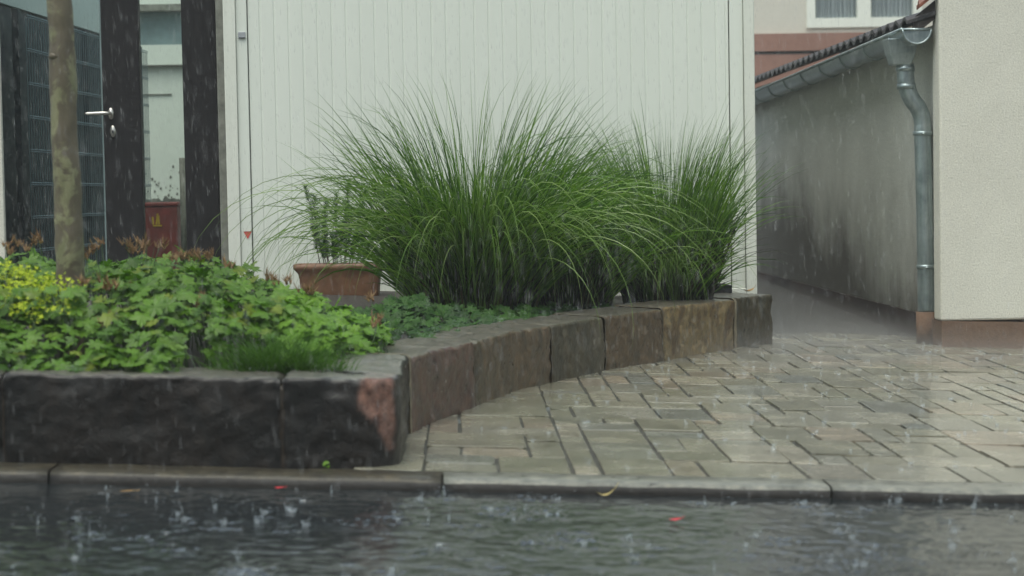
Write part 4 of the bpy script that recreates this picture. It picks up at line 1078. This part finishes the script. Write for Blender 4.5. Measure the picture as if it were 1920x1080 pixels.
# ------------------------------------------------------------------ fallen leaves, sprout
def fallen(name, px, py, Y, L, Wd, rot, mat, label, cat, curl=.3, group=None, dz=.0, zf=None):
    p = at(px, py, Y)
    z = (zf(p.x, Y) if zf else p.z) + dz
    mb = MB(); N = 10
    for i in range(N+1):
        t = i/N; w = Wd*math.sin(math.pi*min(1,t*1.02))**.8*.5 + .0006; x = L*(t-.5)
        zc = curl*L*(t-.45)**2; 
        for s, up_ in ((-1,.25),(0,0),(1,.3)): mb.v.append((x, s*w, zc + up_*w + .002))
    for i in range(N):
        for k in range(2): mb.f.append((i*3+k, (i+1)*3+k, (i+1)*3+k+1, i*3+k+1))
    mb.tube([(L*.5,0,curl*L*.3), (L*.72,0,curl*L*.6)], [.0012,.0008], 5)
    me = bpy.data.meshes.new(name); me.from_pydata(mb.v, [], mb.f); me.materials.append(mat)
    o = bpy.data.objects.new(name, me); col.objects.link(o); o.location = (p.x, Y, z); o.rotation_euler = (0,0,rot); tag(o, label, cat, group); return o
fallen('fallen_leaf', 1135, 931, 5.40, .055, .016, .1, M_fall_y, 'curled pale yellow leaf floating against the kerb', 'leaf', 1.2, zf=rz, dz=.004)
fallen('fallen_leaf', 240, 923, 5.30, .045, .012, .1, M_fall_o, 'thin ochre leaf on the wet road at the left', 'leaf', .2, zf=rz, dz=.006)
fallen('red_petal', 1266, 963, 5.02, .036, .022, .2, M_fall_r, 'red petal floating on the road below the pavers', 'petal', .6, zf=rz, dz=.006)
fallen('red_petal', 524, 911, 5.40, .030, .018, .1, M_fall_r, 'dull red petal in the gutter below the black wall', 'petal', .4, zf=rz, dz=.006)
fallen('fallen_leaf', 1404, 547, 10.55, .075, .04, .5, M_fall_o, 'brown leaf lying on the wall end by the garage corner', 'leaf', .9, dz=.0, zf=lambda x, y: gz(x,y)+WH+.006)
rg = random.Random(81); p = ground(613, 877); wd_ = empty('weed', (p.x, KY1+.012, gz(p.x, KY1)), 'tiny green weed at the foot of the black wall', 'weed')
mb = MB()
for k in range(7): put_leaf(mb, Vector((p.x+rg.gauss(0,.004), KY1+.008+rg.gauss(0,.003), gz(p.x,KY1)+.008+rg.uniform(0,.012))), (rg.gauss(0,.4),-.6,.8), rg.uniform(-3,0), .008, rg)
mb.build('leaves', M_lime, wd_)

# ------------------------------------------------------------------ rain
rg = random.Random(91); mb = MB()
for _ in range(26000):
    y = rg.uniform(3.4, 16); half = y*.30 + .4
    x = rg.uniform(-half*1.1, half*1.1); z = rg.uniform(-.05, 2.6)
    if z < gz(x, y) + .02: continue
    L = rg.uniform(.012, .048); r = rg.uniform(.0006, .0013)*(1.15 if rg.random() < .12 else .85); tx = rg.gauss(-.03,.012)
    c = Vector((x, y, z)); b = len(mb.v)
    mb.v += [tuple(c+Vector((tx*L,0,L*.6))), tuple(c+Vector((r,0,-L*.1))), tuple(c+Vector((0,r,-L*.1))), tuple(c+Vector((-r,0,-L*.1))), tuple(c+Vector((0,-r,-L*.1))), tuple(c+Vector((-tx*L*.6,0,-L*.4)))]
    for k in range(4): mb.f += [(b, b+1+k, b+1+(k+1)%4), (b+5, b+1+(k+1)%4, b+1+k)]
tag(mb.build('rain', M_drop, smooth=True), 'falling raindrops across the whole view', 'rain', kind='stuff')
# splashes
def droplet(mb, c, r, st=1.0):
    b = len(mb.v)
    for d in ((0,0,st),(1,0,0),(0,1,0),(-1,0,0),(0,-1,0),(0,0,-st)): mb.v.append(tuple(c + Vector(d)*r))
    for k in range(4): mb.f += [(b, b+1+k, b+1+(k+1)%4), (b+5, b+1+(k+1)%4, b+1+k)]
mb = MB()
def crown(mb, c, R_, h, rg):
    n = 12; b = len(mb.v)
    for k in range(n):
        w = 2*math.pi*k/n; hh = h*(.55 + .75*rg.random()); fl = 1.25 + .3*rg.random()
        mb.v += [tuple(c+Vector((math.cos(w)*R_, math.sin(w)*R_, 0))), tuple(c+Vector((math.cos(w)*R_*fl, math.sin(w)*R_*fl, hh)))]
        if rg.random() < .6: pass
    for k in range(n): mb.f.append((b+2*k, b+2*((k+1)%n), b+2*((k+1)%n)+1, b+2*k+1))
    for k in range(rg.randint(3, 8)):
        w = rg.uniform(0,6.28); d = R_*rg.uniform(1.1,2.6); droplet(mb, c + Vector((math.cos(w)*d, math.sin(w)*d, h*rg.uniform(.7,2.6))), rg.uniform(.0012,.0028))
for (x, y, r, am) in drops_at:
    c = Vector((x, y, rz(x, y))); t = rg.random()
    if t < .36: crown(mb, c, rg.uniform(.002,.008), rg.uniform(.004,.016), rg)
    elif t < .42: mb.tube([c, c+Vector((rg.gauss(0,.002),0,rg.uniform(.006,.02))), c+Vector((rg.gauss(0,.003),0,rg.uniform(.02,.034)))], [.0035,.0018,.0012], 6)
    sp = rg.uniform(.006, .03)
    for k in range(rg.randint(2, 14)): droplet(mb, c + Vector((rg.gauss(0,sp), rg.gauss(0,sp), abs(rg.gauss(0,sp*.9)))), rg.uniform(.0007,.0024))
for _ in range(900):
    y = rg.uniform(5.6, 11) ; x = rg.uniform(leg_x(y)+.03, 3.4); c = Vector((x, y, gz(x,y)+.001))
    if rg.random() < .3: crown(mb, c, rg.uniform(.003,.007), rg.uniform(.005,.014), rg)
    else:
        for k in range(rg.randint(2,5)): droplet(mb, c + Vector((rg.gauss(0,.015), rg.gauss(0,.015), abs(rg.gauss(0,.018)))), rg.uniform(.0008,.002))
for _ in range(500):
    s = rg.uniform(0, cum[-1]); q, tg, nn = sample(s); q = q + nn*rg.uniform(.0, WT)
    for k in range(rg.randint(2,5)): droplet(mb, Vector((q.x+rg.gauss(0,.012), q.y+rg.gauss(0,.012), gz(q.x,q.y)+WH+abs(rg.gauss(0,.014)))), rg.uniform(.0008,.002))
tag(mb.build('rain_splashes', M_splash), 'small crowns and droplets thrown up where rain hits road and paving', 'splash', kind='stuff')

# haze
def volume(name, x0, x1, y0, y1, z0, z1, dens, color, label):
    mb = MB(); mb.box(x0, x1, y0, y1, z0, z1)
    m = bpy.data.materials.new(name); m.use_nodes = True; nt = m.node_tree; nt.nodes.remove(nt.nodes['Principled BSDF'])
    v = nt.nodes.new('ShaderNodeVolumePrincipled'); v.inputs['Density'].default_value = dens; v.inputs['Color'].default_value = (*color, 1)
    nt.links.new(v.outputs[0], nt.nodes['Material Output'].inputs['Volume'])
    return tag(mb.build(name, m), label, 'haze', kind='stuff')
mb = MB(); mb.box(.5, 4.4, 8.6, 17, -.20, .36)
mm = bpy.data.materials.new('rain_mist'); mm.use_nodes = True; nt = mm.node_tree; nt.nodes.remove(nt.nodes['Principled BSDF'])
vv_ = nt.nodes.new('ShaderNodeVolumePrincipled'); vv_.inputs['Color'].default_value = (.97,.97,.94,1)
so3 = sepz(nt, coords(nt))
hh = math_n(nt, 'ADD', so3.outputs[2], math_n(nt, 'MULTIPLY', so3.outputs[0], -GA))       # height over the sloping ground
prof_ = math_n(nt, 'POWER', math_n(nt, 'SUBTRACT', 1.0, math_n(nt, 'MULTIPLY', math_n(nt, 'SUBTRACT', hh, .06), 4.2), True), 2.2)
yr = math_n(nt, 'MULTIPLY', math_n(nt, 'SUBTRACT', so3.outputs[1], 8.7), .5, True)
nt.links.new(math_n(nt, 'MULTIPLY', math_n(nt, 'MULTIPLY', prof_, yr), .5), vv_.inputs['Density'])
nt.links.new(vv_.outputs[0], nt.nodes['Material Output'].inputs['Volume'])
tag(mb.build('rain_mist', mm), 'low pale spray of splashing rain over the rear paving and alley', 'mist', kind='stuff')
HAZE = .0028
if HAZE: volume('haze', -62, 62, -62, 142, -8, 9, HAZE, (.86,.9,.9), 'thin pale rain haze filling the air')

# ------------------------------------------------------------------ light
w = bpy.data.worlds.new('World'); scene.world = w; w.use_nodes = True; nt = w.node_tree
bg = nt.nodes['Background']; sky = nt.nodes.new('ShaderNodeTexSky'); sky.sky_type = 'NISHITA'; sky.sun_disc = False
SE, SR = R(71), R(208)
sky.sun_elevation = SE; sky.sun_rotation = SR; sky.air_density = 1.0; sky.dust_density = 4.0; sky.ozone_density = 1.0
hs_ = nt.nodes.new('ShaderNodeHueSaturation'); hs_.inputs['Saturation'].default_value = .55
nt.links.new(sky.outputs[0], hs_.inputs['Color'])
mx = nt.nodes.new('ShaderNodeMix'); mx.data_type = 'RGBA'; mx.blend_type = 'MULTIPLY'; mx.inputs[0].default_value = 1; mx.inputs[7].default_value = (.97,1.03,.96,1)
nt.links.new(hs_.outputs[0], mx.inputs[6]); nt.links.new(mx.outputs[2], bg.inputs[0]); bg.inputs[1].default_value = .15
sd = bpy.data.lights.new('sun', 'SUN'); so_ = bpy.data.objects.new('sun', sd); col.objects.link(so_)
sd.energy = 1.1; sd.angle = R(60); sd.color = (1, .97, .92)
dirv = Vector((math.sin(SR)*math.cos(SE), math.cos(SR)*math.cos(SE), math.sin(SE)))
so_.rotation_euler = dirv.to_track_quat('Z', 'Y').to_euler()
scene.view_settings.view_transform = 'Standard'; scene.view_settings.look = 'None'
scene.view_settings.exposure = .73; scene.view_settings.gamma = 1
scene.cycles.max_bounces = 8; scene.cycles.transparent_max_bounces = 24; scene.cycles.volume_bounces = 0
